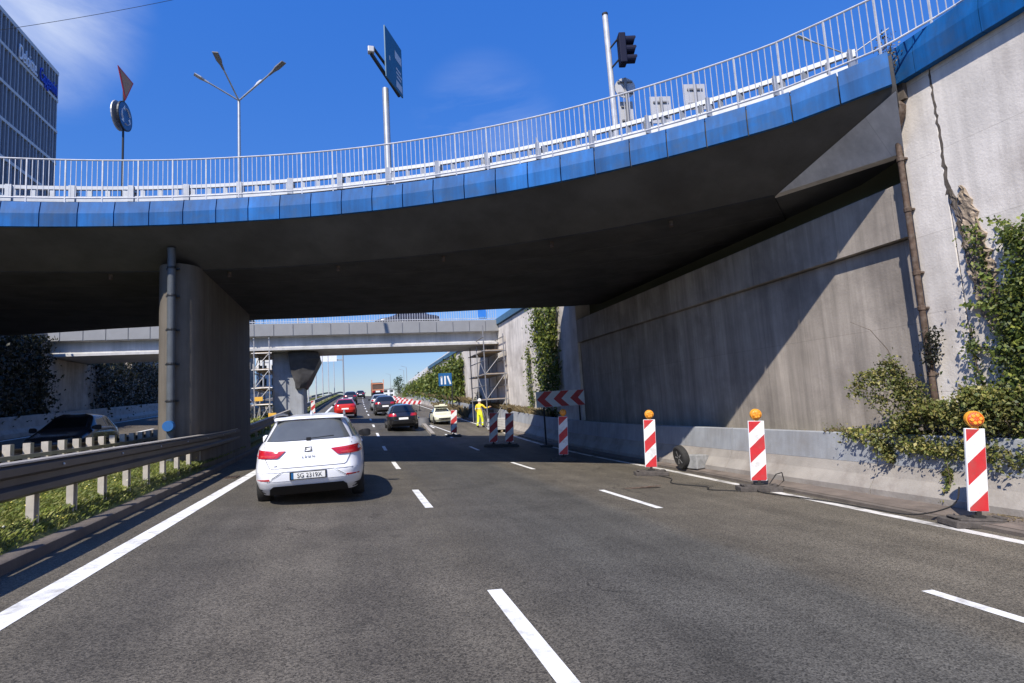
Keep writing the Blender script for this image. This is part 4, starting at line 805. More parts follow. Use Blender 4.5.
# ------------------------------------------------------------------ vehicles
class Car:
    """body as a stack of rounded plan outlines; patches (glass, lamps, seams) are laid on that surface"""
    def __init__(s, rear, front, hw, nr=6., nf=4.5): s.R, s.F, s.W, s.nr, s.nf = rear, front, hw, nr, nf
    def ip(s, tab, z): x = [a for a, _ in tab]; y = [b for _, b in tab]; return float(np.mean([np.interp(z + d, x, y) for d in (-.022, 0, .022)]))
    def ry(s, x, z): w = s.ip(s.W, z); return -s.ip(s.R, z) * max(0., 1 - min(1, abs(x) / w) ** s.nr) ** (1 / s.nr)
    def fy(s, x, z): w = s.ip(s.W, z); return s.ip(s.F, z) * max(0., 1 - min(1, abs(x) / w) ** s.nf) ** (1 / s.nf)
    def sx(s, y, z):
        w = s.ip(s.W, z); h, n = (s.ip(s.R, z), s.nr) if y < 0 else (s.ip(s.F, z), s.nf); return w * max(0., 1 - min(1, abs(y) / h) ** n) ** (1 / n)
    def body(s, zs, N=132):
        rings = []
        for z in zs:
            w = s.ip(s.W, z); ring = []
            for k in range(N):
                a = 2 * PI * k / N; c, d = math.cos(a), math.sin(a); n, h = (s.nf, s.ip(s.F, z)) if d >= 0 else (s.nr, s.ip(s.R, z))
                ring.append((w * math.copysign(abs(c) ** (2 / n), c), h * math.copysign(abs(d) ** (2 / n), d), z))
            rings.append(ring)
        mb = MB(); mb.loft(rings); return mb
    def patch(s, poly, side, off=.006, skirt=.03, step=.07):
        """poly in (x,z) for rear/front, (y,z) for sides; returns MB of the laid-on piece"""
        b = bmesh.new(); f = b.faces.new([b.verts.new((u, 0, v)) for u, v in poly])
        us = [u for u, _ in poly]; vs = [v for _, v in poly]
        for i in range(1, int((max(us) - min(us)) / step) + 1): bmesh.ops.bisect_plane(b, geom=b.verts[:] + b.edges[:] + b.faces[:], plane_co=(min(us) + i * step, 0, 0), plane_no=(1, 0, 0))
        for i in range(1, int((max(vs) - min(vs)) / step) + 1): bmesh.ops.bisect_plane(b, geom=b.verts[:] + b.edges[:] + b.faces[:], plane_co=(0, 0, min(vs) + i * step), plane_no=(0, 0, 1))
        def put(u, v, o):
            if side == 'rear': return (u, s.ry(u, v) - o, v)
            if side == 'front': return (u, s.fy(u, v) + o, v)
            k = 1 if side == 'right' else -1; return (k * (s.sx(u, v) + o), u, v)
        b.verts.index_update(); mb = MB(); vv = [put(x.co.x, x.co.z, off) for x in b.verts]; ff = [tuple(q.index for q in f.verts) for f in b.faces]
        mb.add(vv, ff)
        for e in b.edges:
            if len(e.link_faces) == 1:
                p, q = e.verts; mb.add([put(p.co.x, p.co.z, off), put(q.co.x, q.co.z, off), put(p.co.x, p.co.z, off - skirt), put(q.co.x, q.co.z, off - skirt)], [(0, 1, 3, 2)])
        b.free(); return mb
def disc(cy, cz, r, z0=.0, n=20): return [(cy + r * math.cos(a), max(z0, cz + r * math.sin(a))) for a in frange(0, 2 * PI, 2 * PI / n)[:-1]]
def mirror(poly): return [(-u, v) for u, v in poly][::-1]
def wheel(root, x, y, r, wd=.21, rimm='rim'):
    mb = MB(); lathe(mb, [(r * .6, -wd / 2), (r * .93, -wd / 2), (r, -wd * .32), (r, wd * .32), (r * .93, wd / 2), (r * .6, wd / 2)], (x, y, r), axis='x', n=24); wl_ = mb.build('wheel', 'rubber', root, smooth=40)
    sg_ = 1 if x > 0 else -1; mb = MB(); lathe(mb, [(r * .66, sg_ * wd * .47), (r * .6, sg_ * wd * .4), (r * .15, sg_ * wd * .3), (0, sg_ * wd * .34)], (x, y, r), axis='x', n=20); mb.build('rim', rimm, wl_, smooth=40)
EST = dict(rear=[(.2, 2.05), (.3, 2.17), (.42, 2.25), (.56, 2.27), (.62, 2.24), (.72, 2.2), (.86, 2.17), (1.0, 2.10), (1.06, 2.06), (1.36, 1.80), (1.40, 1.74), (1.44, 1.5), (1.47, 1.0), (1.49, .6)],
           front=[(.2, 2.0), (.35, 2.2), (.6, 2.24), (.72, 2.12), (.82, 1.8), (.92, 1.3), (.99, 1.0), (1.2, .55), (1.36, .15), (1.43, -.1), (1.49, -.3)],
           hw=[(.2, .80), (.3, .86), (.45, .895), (.62, .905), (.85, .885), (.97, .855), (1.05, .79), (1.36, .625), (1.41, .58), (1.45, .49), (1.49, .3)])
HAT = dict(rear=[(.2, 1.9), (.35, 2.05), (.55, 2.1), (.75, 2.05), (.95, 1.98), (1.02, 1.92), (1.34, 1.55), (1.40, 1.42), (1.45, 1.0), (1.48, .4)],
           front=[(.2, 1.9), (.4, 2.08), (.62, 2.05), (.75, 1.85), (.85, 1.4), (.94, 1.05), (1.0, .95), (1.36, .1), (1.43, -.1), (1.48, -.3)],
           hw=[(.2, .78), (.35, .86), (.6, .88), (.85, .86), (.98, .82), (1.04, .77), (1.36, .60), (1.42, .52), (1.48, .3)])
SUVp = dict(rear=[(.25, 2.05), (.4, 2.2), (.6, 2.24), (.9, 2.18), (1.1, 2.1), (1.16, 2.05), (1.5, 1.75), (1.58, 1.6), (1.63, 1.2), (1.66, .6)],
            front=[(.25, 2.0), (.45, 2.2), (.75, 2.2), (.92, 2.0), (1.02, 1.4), (1.08, 1.1), (1.5, .3), (1.6, 0), (1.66, -.3)],
            hw=[(.25, .82), (.4, .91), (.7, .925), (1.0, .9), (1.12, .86), (1.5, .68), (1.58, .6), (1.66, .36)])
SED = dict(rear=[(.2, 2.1), (.35, 2.25), (.6, 2.28), (.85, 2.22), (.93, 2.05), (.97, 1.7), (1.0, 1.55), (1.3, .95), (1.38, .7), (1.43, .3)],
           front=[(.2, 2.05), (.4, 2.2), (.62, 2.16), (.74, 1.95), (.84, 1.4), (.92, 1.05), (.98, .95), (1.3, .25), (1.38, .05), (1.43, -.2)],
           hw=[(.2, .78), (.35, .86), (.6, .885), (.82, .87), (.95, .83), (1.02, .76), (1.32, .58), (1.38, .5), (1.43, .3)])
def car(label, loc, paint, shape, rz=0., lights='tail_red', cat='car', group=None, name='car', detail=False, glass='glass', roof_rails=False, front_lit=False):
    o = thing(name, label, cat, loc, rz, group); c = Car(**shape); zt = shape['hw'][-1][0]; z0 = shape['hw'][0][0]; k = zt / 1.49
    zs = frange(z0, zt, .028); body = c.body(zs).build('body', paint, o, smooth=50)
    zb, zr = (shape['hw'][-4][0] if shape is not EST else 1.05) * 1., shape['hw'][-3][0]
    zb = {id(EST): 1.06, id(HAT): 1.03, id(SUVp): 1.16, id(SED): 1.01}[id(shape)]; zr = {id(EST): 1.375, id(HAT): 1.36, id(SUVp): 1.5, id(SED): 1.3}[id(shape)]
    wb_, wt = c.ip(c.W, zb) * .85, c.ip(c.W, zr) * .83
    c.patch([(-wb_, zb), (wb_, zb), (wt, zr), (-wt, zr)], 'rear', .02, .05).build('rear_window', glass, o, smooth=50)
    c.patch([(-wb_ * .98, zb + .01), (wb_ * .98, zb + .01), (wt * .98, zr), (-wt * .98, zr)], 'front', .006).build('windscreen', glass, o, smooth=50)
    for sd_ in ('left', 'right'):
        r0, f0 = c.ip(c.R, zb) - .22, c.ip(c.F, zb) - .28; r1, f1 = c.ip(c.R, zr) - .25, c.ip(c.F, zr) - .12
        m_ = (-r0 + f0) / 2 - .1; m2 = m_ - .02
        c.patch([(-r0, zb), (m_ - .03, zb), (m2 - .03, zr), (-r1, zr)], sd_, .005).build('side_window', glass, o, smooth=50)
        c.patch([(m_ + .04, zb), (f0, zb), (f1, zr), (m2 + .04, zr)], sd_, .005).build('side_window', glass, o, smooth=50)
        for y in (-1.28, 1.32):
            c.patch(disc(y, .32 * k, .385 * k, z0 + .01), sd_, .004).build('wheel_arch', 'black_plastic', o)
    for x in (-1, 1):
        for y in (-1.28, 1.32): wheel(o, x * (c.ip(c.W, .35) - .095), y, .325 * k)
        mb = MB(); zm = zb - .03; xw = c.ip(c.W, zb - .08) * .97; mb.loft([[(x * (xw + d), (.6 if detail else .7) - .08 * (i > 0) + dy, zm + dz) for dy, dz in ((-.05 * q, -.07 * q), (.06 * q, -.07 * q), (.05 * q, .08 * q), (-.05 * q, .08 * q))] for i, (d, q) in enumerate(((0.0, .5), (.09, 1.0), (.2, 1.05), (.25, .7)))]); mb.build('door_mirror', 'black_plastic' if not detail or x > 0 else paint, o, smooth=60, bevel=.01)
    if detail: return o, c
    hl = c.ip(c.W, zb - .15)
    for f in (lambda p: p, mirror):
        c.patch(f([(hl * .45, zb - .24), (hl * .93, zb - .24), (hl * .95, zb - .08), (hl * .5, zb - .1)]), 'rear', .02, .05).build('tail_light', lights, o, smooth=50)
        c.patch(f([(hl * .45, .62 * k), (hl * .9, .66 * k), (hl * .9, .76 * k), (hl * .5, .70 * k)]), 'front', .008).build('headlight', 'sign_white' if front_lit else 'glass_grey', o, smooth=50)
    c.patch([(-.26, .6 * k), (.26, .6 * k), (.26, .71 * k), (-.26, .71 * k)], 'rear', .012).build('number_plate', 'plate_white', o)
    c.patch([(-.7, z0 + .02), (.7, z0 + .02), (.62, z0 + .16), (-.62, z0 + .16)], 'rear', .006).build('lower_bumper', 'black_plastic', o)
    c.patch([(-.55, .36 * k), (.55, .36 * k), (.5, .52 * k), (-.5, .52 * k)], 'front', .006).build('grille', 'black_plastic', o)
    if roof_rails:
        for x in (-.56, .56):
            mb = MB(); mb.tube([(x, -1.3, zt - .06), (x, -1.2, zt - .0), (x, .0, zt + .01), (x, .15, zt - .06)], .022, 6); mb.build('roof_rail', 'trim_grey', o)
    return o
# the white estate car ahead
e, C_ = car('white estate car ahead in the left lane seen from behind', P(12.35, -.775), 'car_white', EST, 0, detail=True, glass='glass_grey')
def rear(poly, nm, mt, off=.006, parent=e, **k): return C_.patch(poly, 'rear', off, **k).build(nm, mt, parent, smooth=50)
for f in (lambda p: p, mirror):
    tl_ = rear(f([(.355, .90), (.60, .915), (.80, .935), (.866, .925), (.866, .815), (.80, .80), (.49, .795), (.46, .805)]), 'tail_light', 'tail_red', .024, skirt=.06)
    rear(f([(.52, .812), (.80, .82), (.84, .832), (.84, .855), (.50, .838)]), 'light_strip', 'tail_bright', .028, tl_, step=.1)
    rear(f([(.46, .88), (.78, .90), (.78, .91), (.46, .893)]), 'light_strip', 'tail_bright', .028, tl_, step=.1)
    rear(f([(.585, .445), (.80, .45), (.81, .468), (.60, .475)]), 'reflector', 'tail_red', .01)
    rear(f([(.36, .585), (.40, .585), (.645, .435), (.60, .435)]), 'bumper_crease', 'sign_white', .008)
    for y in (0,):
        xx = .57 if f([(1, 0)])[0][0] > 0 else -.57
        mb = MB(); mb.tube([(xx * 1.02, -1.62, 1.425), (xx, -1.5, 1.485), (xx * .98, -.6, 1.505), (xx * .96, .0, 1.49), (xx * .95, .12, 1.44)], .02, 8); mb.build('roof_rail', 'trim_grey', e, smooth=60)
def seam(pts, nm='seam', mt='trim_grey', wd=.011):
    for (x0, z0), (x1, z1) in zip(pts, pts[1:]):
        d = Vector((x1 - x0, z1 - z0)); d.normalize(); n = Vector((-d.y, d.x)) * wd / 2; d *= wd * .4
        yield [(x0 - d.x + n.x, z0 - d.y + n.y), (x0 - d.x - n.x, z0 - d.y - n.y), (x1 + d.x - n.x, z1 + d.y - n.y), (x1 + d.x + n.x, z1 + d.y + n.y)]
def seams(pts, nm, mt='trim_grey', wd=.011):
    mb = MB()
    for q in seam(pts, nm, mt, wd): m2 = C_.patch(q, 'rear', .009, .012, .09); mb.add(m2.v, m2.f)
    mb.build(nm, mt, e)
seams([(-.70, 1.03), (-.69, .965)], 'tailgate_seam'); seams([(.70, 1.03), (.69, .965)], 'tailgate_seam')
seams([(-.685, .82), (-.60, .655), (-.565, .635), (.565, .635), (.60, .655), (.685, .82)], 'tailgate_seam')
seams([(-.88, .57), (-.60, .575), (.60, .575), (.88, .57)], 'bumper_seam', 'sign_grey', .008)
seams([(-.63, .435), (-.40, .578), (.40, .578), (.63, .435)], 'bumper_recess_edge', 'trim_grey', .012)
rear([(-.60, .43), (-.38, .555), (.38, .555), (.60, .43)], 'bumper_recess', 'car_white', .004)
df = rear([(-.62, .2), (.62, .2), (.60, .30), (.54, .35), (-.54, .35), (-.60, .30)], 'diffuser', 'black_plastic', .02, skirt=.06)
pl = rear([(-.285, .44), (.285, .44), (.285, .565), (-.285, .565)], 'number_plate', 'black_plastic', .018)
rear([(-.262, .452), (.262, .452), (.262, .553), (-.262, .553)], 'plate_face', 'plate_white', .022, pl)
rear([(-.262, .452), (-.225, .452), (-.225, .553), (-.262, .553)], 'country_band', 'sign_blue', .0235, pl)
text('plate_text', 'SG 2319X', .092, 'plate_ink', pl, (.02, C_.ry(0, .5) - .0262, .502), (PI / 2, 0, 0), .001)
em = rear([(-.062, .872), (-.055, .945), (.055, .945), (.062, .872), (0, .865)], 'emblem', 'steel_dark', .012)
rear([(-.04, .918), (.04, .93), (.05, .915), (-.01, .906)], 'emblem_cut', 'rim', .015, em); rear([(-.045, .895), (.02, .905), (.045, .888), (-.035, .88)], 'emblem_cut', 'rim', .015, em)
text('model_lettering', 'L E O N', .06, 'chrome', e, (0, C_.ry(0, .79) - .014, .792), (PI / 2 + .1, 0, 0), .003)
text('badge_lettering', 'FR', .05, 'chrome', e, (-.50, C_.ry(.5, .67) - .012, .672), (PI / 2 + .08, 0, 0), .003)
mb = MB(); mb.loft([[(x, -1.78 + .05 * abs(x) ** 2 - d, 1.405 - .04 * abs(x) ** 2 + z) for x in frange(-.56, .56, .14)] + [(x, -1.55, 1.42 - .04 * abs(x) ** 2 + z) for x in frange(.56, -.56, .14)] for d, z in ((0, -.018), (.03, 0), (.0, .035))]); sp = mb.build('roof_spoiler', 'car_white', e, smooth=60)
rear([(-.25, 1.385), (.25, 1.385), (.22, 1.40), (-.22, 1.40)], 'brake_light', 'tail_red', .03)
rear([(-.12, 1.325), (.08, 1.327), (.1, 1.35), (-.1, 1.35)], 'sticker', 'sign_white', .007)
mb = MB(); mb.bar((0, C_.ry(0, 1.08) - .02, 1.075), (.40, C_.ry(.4, 1.1) - .02, 1.10), .02, .012); mb.box((0, C_.ry(0, 1.07) - .02, 1.07), (.07, .03, .05)); mb.build('wiper', 'black_plastic', e)
mb = MB(); mb.loft([[(-.02, -1.35, 1.47), (.02, -1.35, 1.47), (.02, -1.15, 1.48), (-.02, -1.15, 1.48)], [(-.006, -1.38, 1.54), (.006, -1.38, 1.54), (.006, -1.32, 1.54), (-.006, -1.32, 1.54)]]); mb.build('antenna', 'car_white', e)
for sd_ in ('left', 'right'):
    C_.patch([(-2.0, .22), (1.9, .22), (1.9, .30), (-2.0, .30)], sd_, .004).build('sill', 'black_plastic', e)
    for y, z in ((-.35, .90), (.65, .88)): C_.patch([(y, z), (y + .2, z), (y + .2, z + .03), (y, z + .03)], sd_, .02).build('door_handle', 'car_white', e)
e.scale = (1.02, 1, 1.03)
# traffic ahead
car('black hatchback ahead in the right lane, nearest of the black cars', P(34.3, 2.62), 'car_black', HAT, 0)
car('red hatchback ahead in the left lane beyond the white estate car', P(47.5, -.72), 'car_red', HAT, 0)
car('dark grey suv ahead of the black hatchback in the right lane', P(51, 2.5), 'car_dark', SUVp, 0)
car('silver people carrier in the right lane, furthest light coloured car', P(60, 2.45), 'car_silver', SUVp, 0)
car('black suv far ahead in the left lane beyond the red car', P(80, -.6), 'car_dark', SUVp, 0)
car('dark car far ahead, last before the crest of the road', P(112, .7), 'car_dark', HAT, 0)
pk = car('pale cream car parked in the closed lane by the ivy wall', P(39.2, 5.75), 'car_cream', SED, PI, front_lit=True, lights='tail_red')
pk.scale = (.78, .78, .79)
lb = thing('roof_load', 'light coloured load lying on the roof of the parked cream car', 'load', P(39.2, 5.75, 1.13)); mb = MB(); mb.box((0, 0, .07), (.9, .5, .1)); mb.box((.1, 0, .15), (.4, .3, .1)); mb.build('case', 'car_cream', lb, bevel=.03)
# opposite carriageway: oncoming and receding traffic
oc = car('dark hatchback oncoming in the shade behind the median guardrails', P(21.8, -8.9), 'car_dark', HAT, PI - .05, front_lit=False); oc.scale = (.95, .78, 1)
car('dark low car further away in the shade by the left wall', P(58, -13.0), 'car_dark', SED, PI)
car('white car far away on the opposite carriageway beside the pier', P(72, -13.2), 'car_white', HAT, PI, front_lit=True)
car('dark suv on the opposite carriageway behind the left scaffold', P(47, -8.6), 'car_grey', SUVp, PI, front_lit=True)
car('white car on the opposite carriageway beyond the far bridge pier', P(96, -9.2), 'car_white', HAT, PI)
car('dark car passing over the far bridge behind its railing', (3.6, 38.8, 7.03), 'car_dark', SED, PI / 2, lights='car_dark')
# tipper lorry
tk = thing('tipper_lorry', 'orange framed tipper lorry far ahead near the crest', 'lorry', P(128, 4.2))
mb = MB(); mb.box((0, 2.8, 1.9), (2.4, 2.2, 2.6)); mb.build('cab', 'truck_body', tk, bevel=.08)
mb = MB(); mb.box((0, -.9, .95), (1.0, 6.6, .3)); mb.box((0, -4.0, .75), (2.3, .15, .2)); mb.build('chassis', 'steel_dark', tk)
mb = MB(); mb.prism([(-1.2, 1.25), (1.2, 1.25), (1.25, 2.6), (-1.25, 2.6)], -4.1, 1.5, lambda u, v, y: (u, y, v)); mb.build('tipper_body', 'truck_body', tk)
for x in (-1.2, 1.2):
    mb = MB(); mb.box((x, -4.15, 2.15), (.14, .16, 2.7)); mb.build('corner_post', 'truck_orange', tk); mb = MB(); mb.box((x * .75, -4.2, .95), (.5, .06, .22)); mb.build('tail_light', 'tail_red', tk)
for z in (1.3, 2.65): mb = MB(); mb.box((0, -4.16, z), (2.5, .12, .2)); mb.build('cross_bar', 'truck_orange', tk)
mb = MB(); mb.box((0, -4.2, .98), (.9, .04, .35)); mb.build('rear_plate', 'plate_white', tk)
for x in (-.95, .95):
    for y in (-3.2, -1.9, 2.6): wheel(tk, x, y, .5, .5)
# ------------------------------------------------------------------ worker
def person(label, loc, rz):
    o = thing('person', label, 'person', loc, rz)
    V = dict(pel=(0, 0, .95), wst=(0, .01, 1.12), ch=(0, .0, 1.34), nk=(0, .02, 1.51), hd=(0, .05, 1.62), ht=(0, .05, 1.74))
    R_ = dict(pel=(.15, .12), wst=(.145, .115), ch=(.165, .125), nk=(.062, .062), hd=(.085, .1), ht=(.075, .085)); E_ = [('pel', 'wst'), ('wst', 'ch'), ('ch', 'nk'), ('nk', 'hd'), ('hd', 'ht')]
    for s, k in ((-1, 'l'), (1, 'r')):
        st = .1 if s > 0 else -.12
        for n, p, r in (('hip', (s * .1, 0, .86), .115), ('kn', (s * .12, st * .6 + .05, .49), .08), ('an', (s * .12, st - .02, .1), .06), ('to', (s * .14, st + .17, .05), .045)): V[n + k] = p; R_[n + k] = (r, r)
        E_ += [('pel', 'hip' + k), ('hip' + k, 'kn' + k), ('kn' + k, 'an' + k), ('an' + k, 'to' + k)]
        if s > 0: arm = (('sh', (.21, .02, 1.42), .075), ('el', (.36, .17, 1.2), .056), ('wr', (.48, .38, 1.25), .04), ('pm', (.51, .46, 1.27), .036))
        else: arm = (('sh', (-.21, .0, 1.42), .075), ('el', (-.29, -.03, 1.14), .056), ('wr', (-.27, .12, .94), .04), ('pm', (-.27, .16, .87), .036))
        for n, p, r in arm: V[n + k] = p; R_[n + k] = (r, r)
        E_ += [('ch', 'sh' + k), ('sh' + k, 'el' + k), ('el' + k, 'wr' + k), ('wr' + k, 'pm' + k)]
        d = (Vector(V['pm' + k]) - Vector(V['wr' + k])).normalized(); a = d.cross(Vector((s, 0, .2))).normalized()
        for q in range(5):
            b0 = Vector(V['pm' + k]) + a * (.018 * (q - 1.5)) if q < 4 else Vector(V['wr' + k]) - a * .03 + d * .03
            m_ = b0 + d * (.045 + .006 * (q in (1, 2))) - a * (.03 if q == 4 else 0); t_ = m_ + d * .03 + Vector((0, .012, -.014))
            V[f'f{q}{k}'] = tuple(m_); V[f't{q}{k}'] = tuple(t_); R_[f'f{q}{k}'] = (.009, .009); R_[f't{q}{k}'] = (.007, .007)
            E_ += [('pm' + k if q < 4 else 'wr' + k, f'f{q}{k}'), (f'f{q}{k}', f't{q}{k}')]
    V['nose'] = (0, .155, 1.62); R_['nose'] = (.016, .02); E_.append(('hd', 'nose'))
    ks = list(V); me = bpy.data.meshes.new('body'); me.from_pydata([V[k] for k in ks], [(ks.index(a), ks.index(b)) for a, b in E_], [])
    t = bpy.data.objects.new('body', me); COL.objects.link(t); sk = t.modifiers.new('skin', 'SKIN')
    for i, k in enumerate(ks): me.skin_vertices[0].data[i].radius = R_[k]; me.skin_vertices[0].data[i].use_root = (k == 'pel')
    su = t.modifiers.new('sub', 'SUBSURF'); su.levels = 2; su.render_levels = 2
    bpy.context.view_layer.update(); m2 = bpy.data.meshes.new_from_object(t.evaluated_get(bpy.context.evaluated_depsgraph_get())); bpy.data.objects.remove(t)
    m2.materials.clear()
    for q in ('skin', 'hivis_orange', 'hivis', 'reflective', 'boots'): m2.materials.append(M[q])
    for p in m2.polygons:
        x, y, z = p.center; hand = (abs(x) > .44 and y > .36) or (x < -.2 and z < .93 and abs(x) > .22 and z > .78)
        p.material_index = 0 if z > 1.5 or hand else 4 if z < .16 else 3 if (.28 < z < .34 or 1.18 < z < 1.23) and abs(x) < .3 else 2 if z < .98 or z < 1.0 else 1
    m2.shade_smooth(); b = bpy.data.objects.new('body', m2); COL.objects.link(b); b.parent = o
    mb = MB(); lathe(mb, [(.118, 1.66), (.122, 1.7), (.11, 1.77), (.07, 1.815), (0, 1.83)], (0, .05, 0), n=20); mb.box((0, .17, 1.675), (.16, .1, .012)); mb.build('helmet', 'helmet', o, smooth=50)
    return o
person('worker in yellow hi-vis jacket and trousers and white helmet, reaching towards the scaffold', P(34.8, 7.55, .0), -.9)
# ------------------------------------------------------------------ far scenery
for i, (s, hgt, px) in enumerate(((52, 11, 'nearest of the pale lamp masts beyond the far bridge pier'), (62, 11, 'second pale lamp mast beyond the far bridge pier'), (74, 11.2, 'third pale lamp mast along the median'), (88, 11, 'fourth pale lamp mast along the median'), (104, 11, 'fifth pale lamp mast along the median'), (124, 10.5, 'sixth and most distant pale lamp mast before the crest'))):
    b = P(s, -4.6); street_lamp(px, b, b[2] + hgt, [((b[0] - 1.6, b[1], b[2] + hgt + .7), 'galvanised'), ((b[0] + 1.6, b[1], b[2] + hgt + .7), 'galvanised')], .085, 'lamp masts along the median', 'rail_white', 1.1)
gt = thing('sign_gantry', 'row of three white sign backs on a gantry far along the opposite carriageway', 'gantry', P(118, -13))
b = Vector(gt.location)
for k in range(3):
    mb = MB(); mb.box((-1.5 + 4.5 * k, 0, 8.4), (3.6, .1, 3.4)); mb.build('sign_plate', 'sign_white', gt)
for x in (-4.5, 10.5): mb = MB(); mb.tube([(x, .3, -.2), (x, .3, 8.5)], .14, 8); mb.build('post', 'galvanised', gt)
mb = MB(); mb.bar((-4.5, .3, 7.0), (10.5, .3, 7.0), .25); mb.bar((-4.5, .3, 8.2), (10.5, .3, 8.2), .2); mb.build('beam', 'galvanised', gt)
for k, x in enumerate((-2.2, 4.2)):
    sg2 = thing('gantry_signal', ('black signal head hanging at the left of the far gantry', 'black signal head hanging at the middle of the far gantry')[k], 'traffic light', b + Vector((x, -.4, 4.6))); mb = MB(); mb.box((0, 0, .6), (.9, .4, 2.0)); mb.build('housing', 'black_plastic', sg2, bevel=.05); mb = MB(); mb.tube([(0, .4, 1.2), (0, .4, 2.3)], .06, 6); mb.build('hanger', 'steel_dark', sg2)
ws = thing('warning_sign', 'orange road works warning board on the median far beyond the pier', 'road sign', P(75, -7.4))
mb = MB(); mb.box((0, 0, 2.7), (1.5, .08, 1.5)); mb.build('board', 'sign_orange', ws, bevel=.03)
mb = MB(); mb.box((0, -.05, 2.75), (.35, .02, .9)); mb.build('symbol', 'plate_ink', ws)
mb = MB(); mb.bar((-.4, 0, 0), (-.25, 0, 2.0), .12); mb.bar((.4, 0, 0), (.25, 0, 2.0), .12); mb.build('stand', 'sign_white', ws)
hs_ = thing('blue_lane_sign', 'blue square lane sign with white arrows standing before the ivy wall', 'road sign', P(48, 7.75)); b = Vector(hs_.location)
mb = MB(); mb.box((-.2, 0, 3.15), (1.15, .05, 1.1)); mb.build('board', 'sign_blue', hs_, bevel=.02)
mb = MB(); mb.box((-.52, -.035, 3.1), (.14, .012, .72)); mb.box((-.22, -.035, 3.1), (.14, .012, .72)); mb.bar((.0, -.035, 3.45), (.24, -.035, 2.75), .14, .012, up=(0, 1, 0)); mb.bar((-.6, -.035, 3.3), (-.52, -.035, 3.45), .1, .012, up=(0, 1, 0)); mb.build('arrows', 'sign_white', hs_)
mb = MB(); mb.tube([(.35, .05, 0), (.35, .05, 3.7)], .05, 8); mb.build('post', 'steel_dark', hs_)
def block(label, x, y, w_, d_, z0, h_, mt, floors, cols, bal=True):
    o = thing('apartment_building', label, 'building', (x, y, z0))
    mb = MB(); mb.box((0, d_ / 2, h_ / 2), (w_, d_, h_)); mb.build('wall', mt, o); fh = h_ / floors
    for f in range(floors):
        for c in range(cols):
            mb = MB(); mb.box((-w_ / 2 + w_ * (c + .5) / cols, -.02, fh * (f + .55)), (w_ / cols * .6, .1, fh * .55)); mb.build('window', 'glass', o)
        if bal: mb = MB(); mb.box((0, -.5, fh * f + .45), (w_ * .9, 1.0, .9)); mb.build('balcony', 'house_white', o)
        for c in range(3): mb = MB(); mb.box((w_ / 2 + .02, d_ * (c + .5) / 3, fh * (f + .55)), (.1, d_ / 6, fh * .5)); mb.build('window', 'glass', o)
    mb = MB(); mb.box((0, d_ / 2, h_ + .15), (w_ + .4, d_ + .4, .3)); mb.build('roof', 'house_dark', o)
block('dark apartment block with white balconies beyond the trees on the left', -29, 128, 13, 16, 5.6, 19, 'house_dark', 6, 3)
block('small white apartment block right of the dark one, far along the opposite side', -20.5, 152, 6, 14, 5.8, 13, 'house_white', 4, 2, False)
block('long pale low building far behind the left scaffold', -52, 112, 18, 20, 5.6, 12, 'house_white', 3, 5, False)
block('tiny pale tower block on the horizon right of the lorry', 20, 420, 16, 12, 6, 12, 'house_white', 4, 4, False)
def tree(label, x, y, z, h_, r_, n=900, mt='leaf_tree', grp=None):
    o = thing('tree', label, 'tree', (x, y, z), 0, grp); rg = np.random
    mb = MB(); mb.tube([(0, 0, -.3), (.1, 0, h_ * .35), (.0, .1, h_ * .7)], [.2, .15, .06], 8)
    for k in range(5): a = k * 1.3; mb.tube([(0, 0, h_ * (.3 + .08 * k)), (r_ * .6 * math.cos(a), r_ * .6 * math.sin(a), h_ * (.5 + .08 * k))], [.09, .03], 6)
    mb.build('trunk', 'bark', o, smooth=50)
    cs = rg.normal(size=(9, 3)) * (r_ * .45, r_ * .45, h_ * .16) + (0, 0, h_ * .65); c = cs[rg.randint(0, 9, n)]; d = rg.normal(size=(n, 3)); d /= np.linalg.norm(d, axis=1)[:, None]
    leaves('crown', c + d * (r_ * .5 * rg.random((n, 1)) ** .4) * (1, 1, .9), (.25, .55), mt, o, world=False)
    return o
tree('leafy tree before the dark apartment block, nearest the bridge pier', -20.5, 92, 5.2, 10, 3.0)
tree('leafy tree left of the dark apartment block', -31, 112, 5.5, 14, 4.5)
tree('small round tree right of the white apartment block', -15.5, 140, 5.7, 5, 2.2, 500)
tree('dark conifer like tree at the far end of the ivy wall', 12.8, 122, 5.2, 4.0, 1.2, 500, 'leaf_dark')
tree('bushy tree behind the far end of the screen wall', 14.8, 134, 5.6, 4.2, 1.6, 600, 'leaf_dark')
tree('faint small tree on the crest right of the road', 12.0, 160, 6.0, 4.5, 1.8, 400)
tree('low distant tree on the crest beside the pale tower', 15.5, 210, 6.2, 5, 2.5, 400)
for k, (x, y, h_) in enumerate(((10.4, 150, 7), (11.8, 175, 8), (9.2, 200, 8.5))):
    b = (x + 3, y, 6.0); street_lamp(('thin lamp mast on the right verge nearest the screen wall', 'thin lamp mast on the right verge, middle one', 'thin lamp mast on the right verge, most distant one')[k], b, 6 + h_, [((b[0] - 1.5, y, 6.4 + h_), 'galvanised')], .09, 'lamp masts on the right verge')
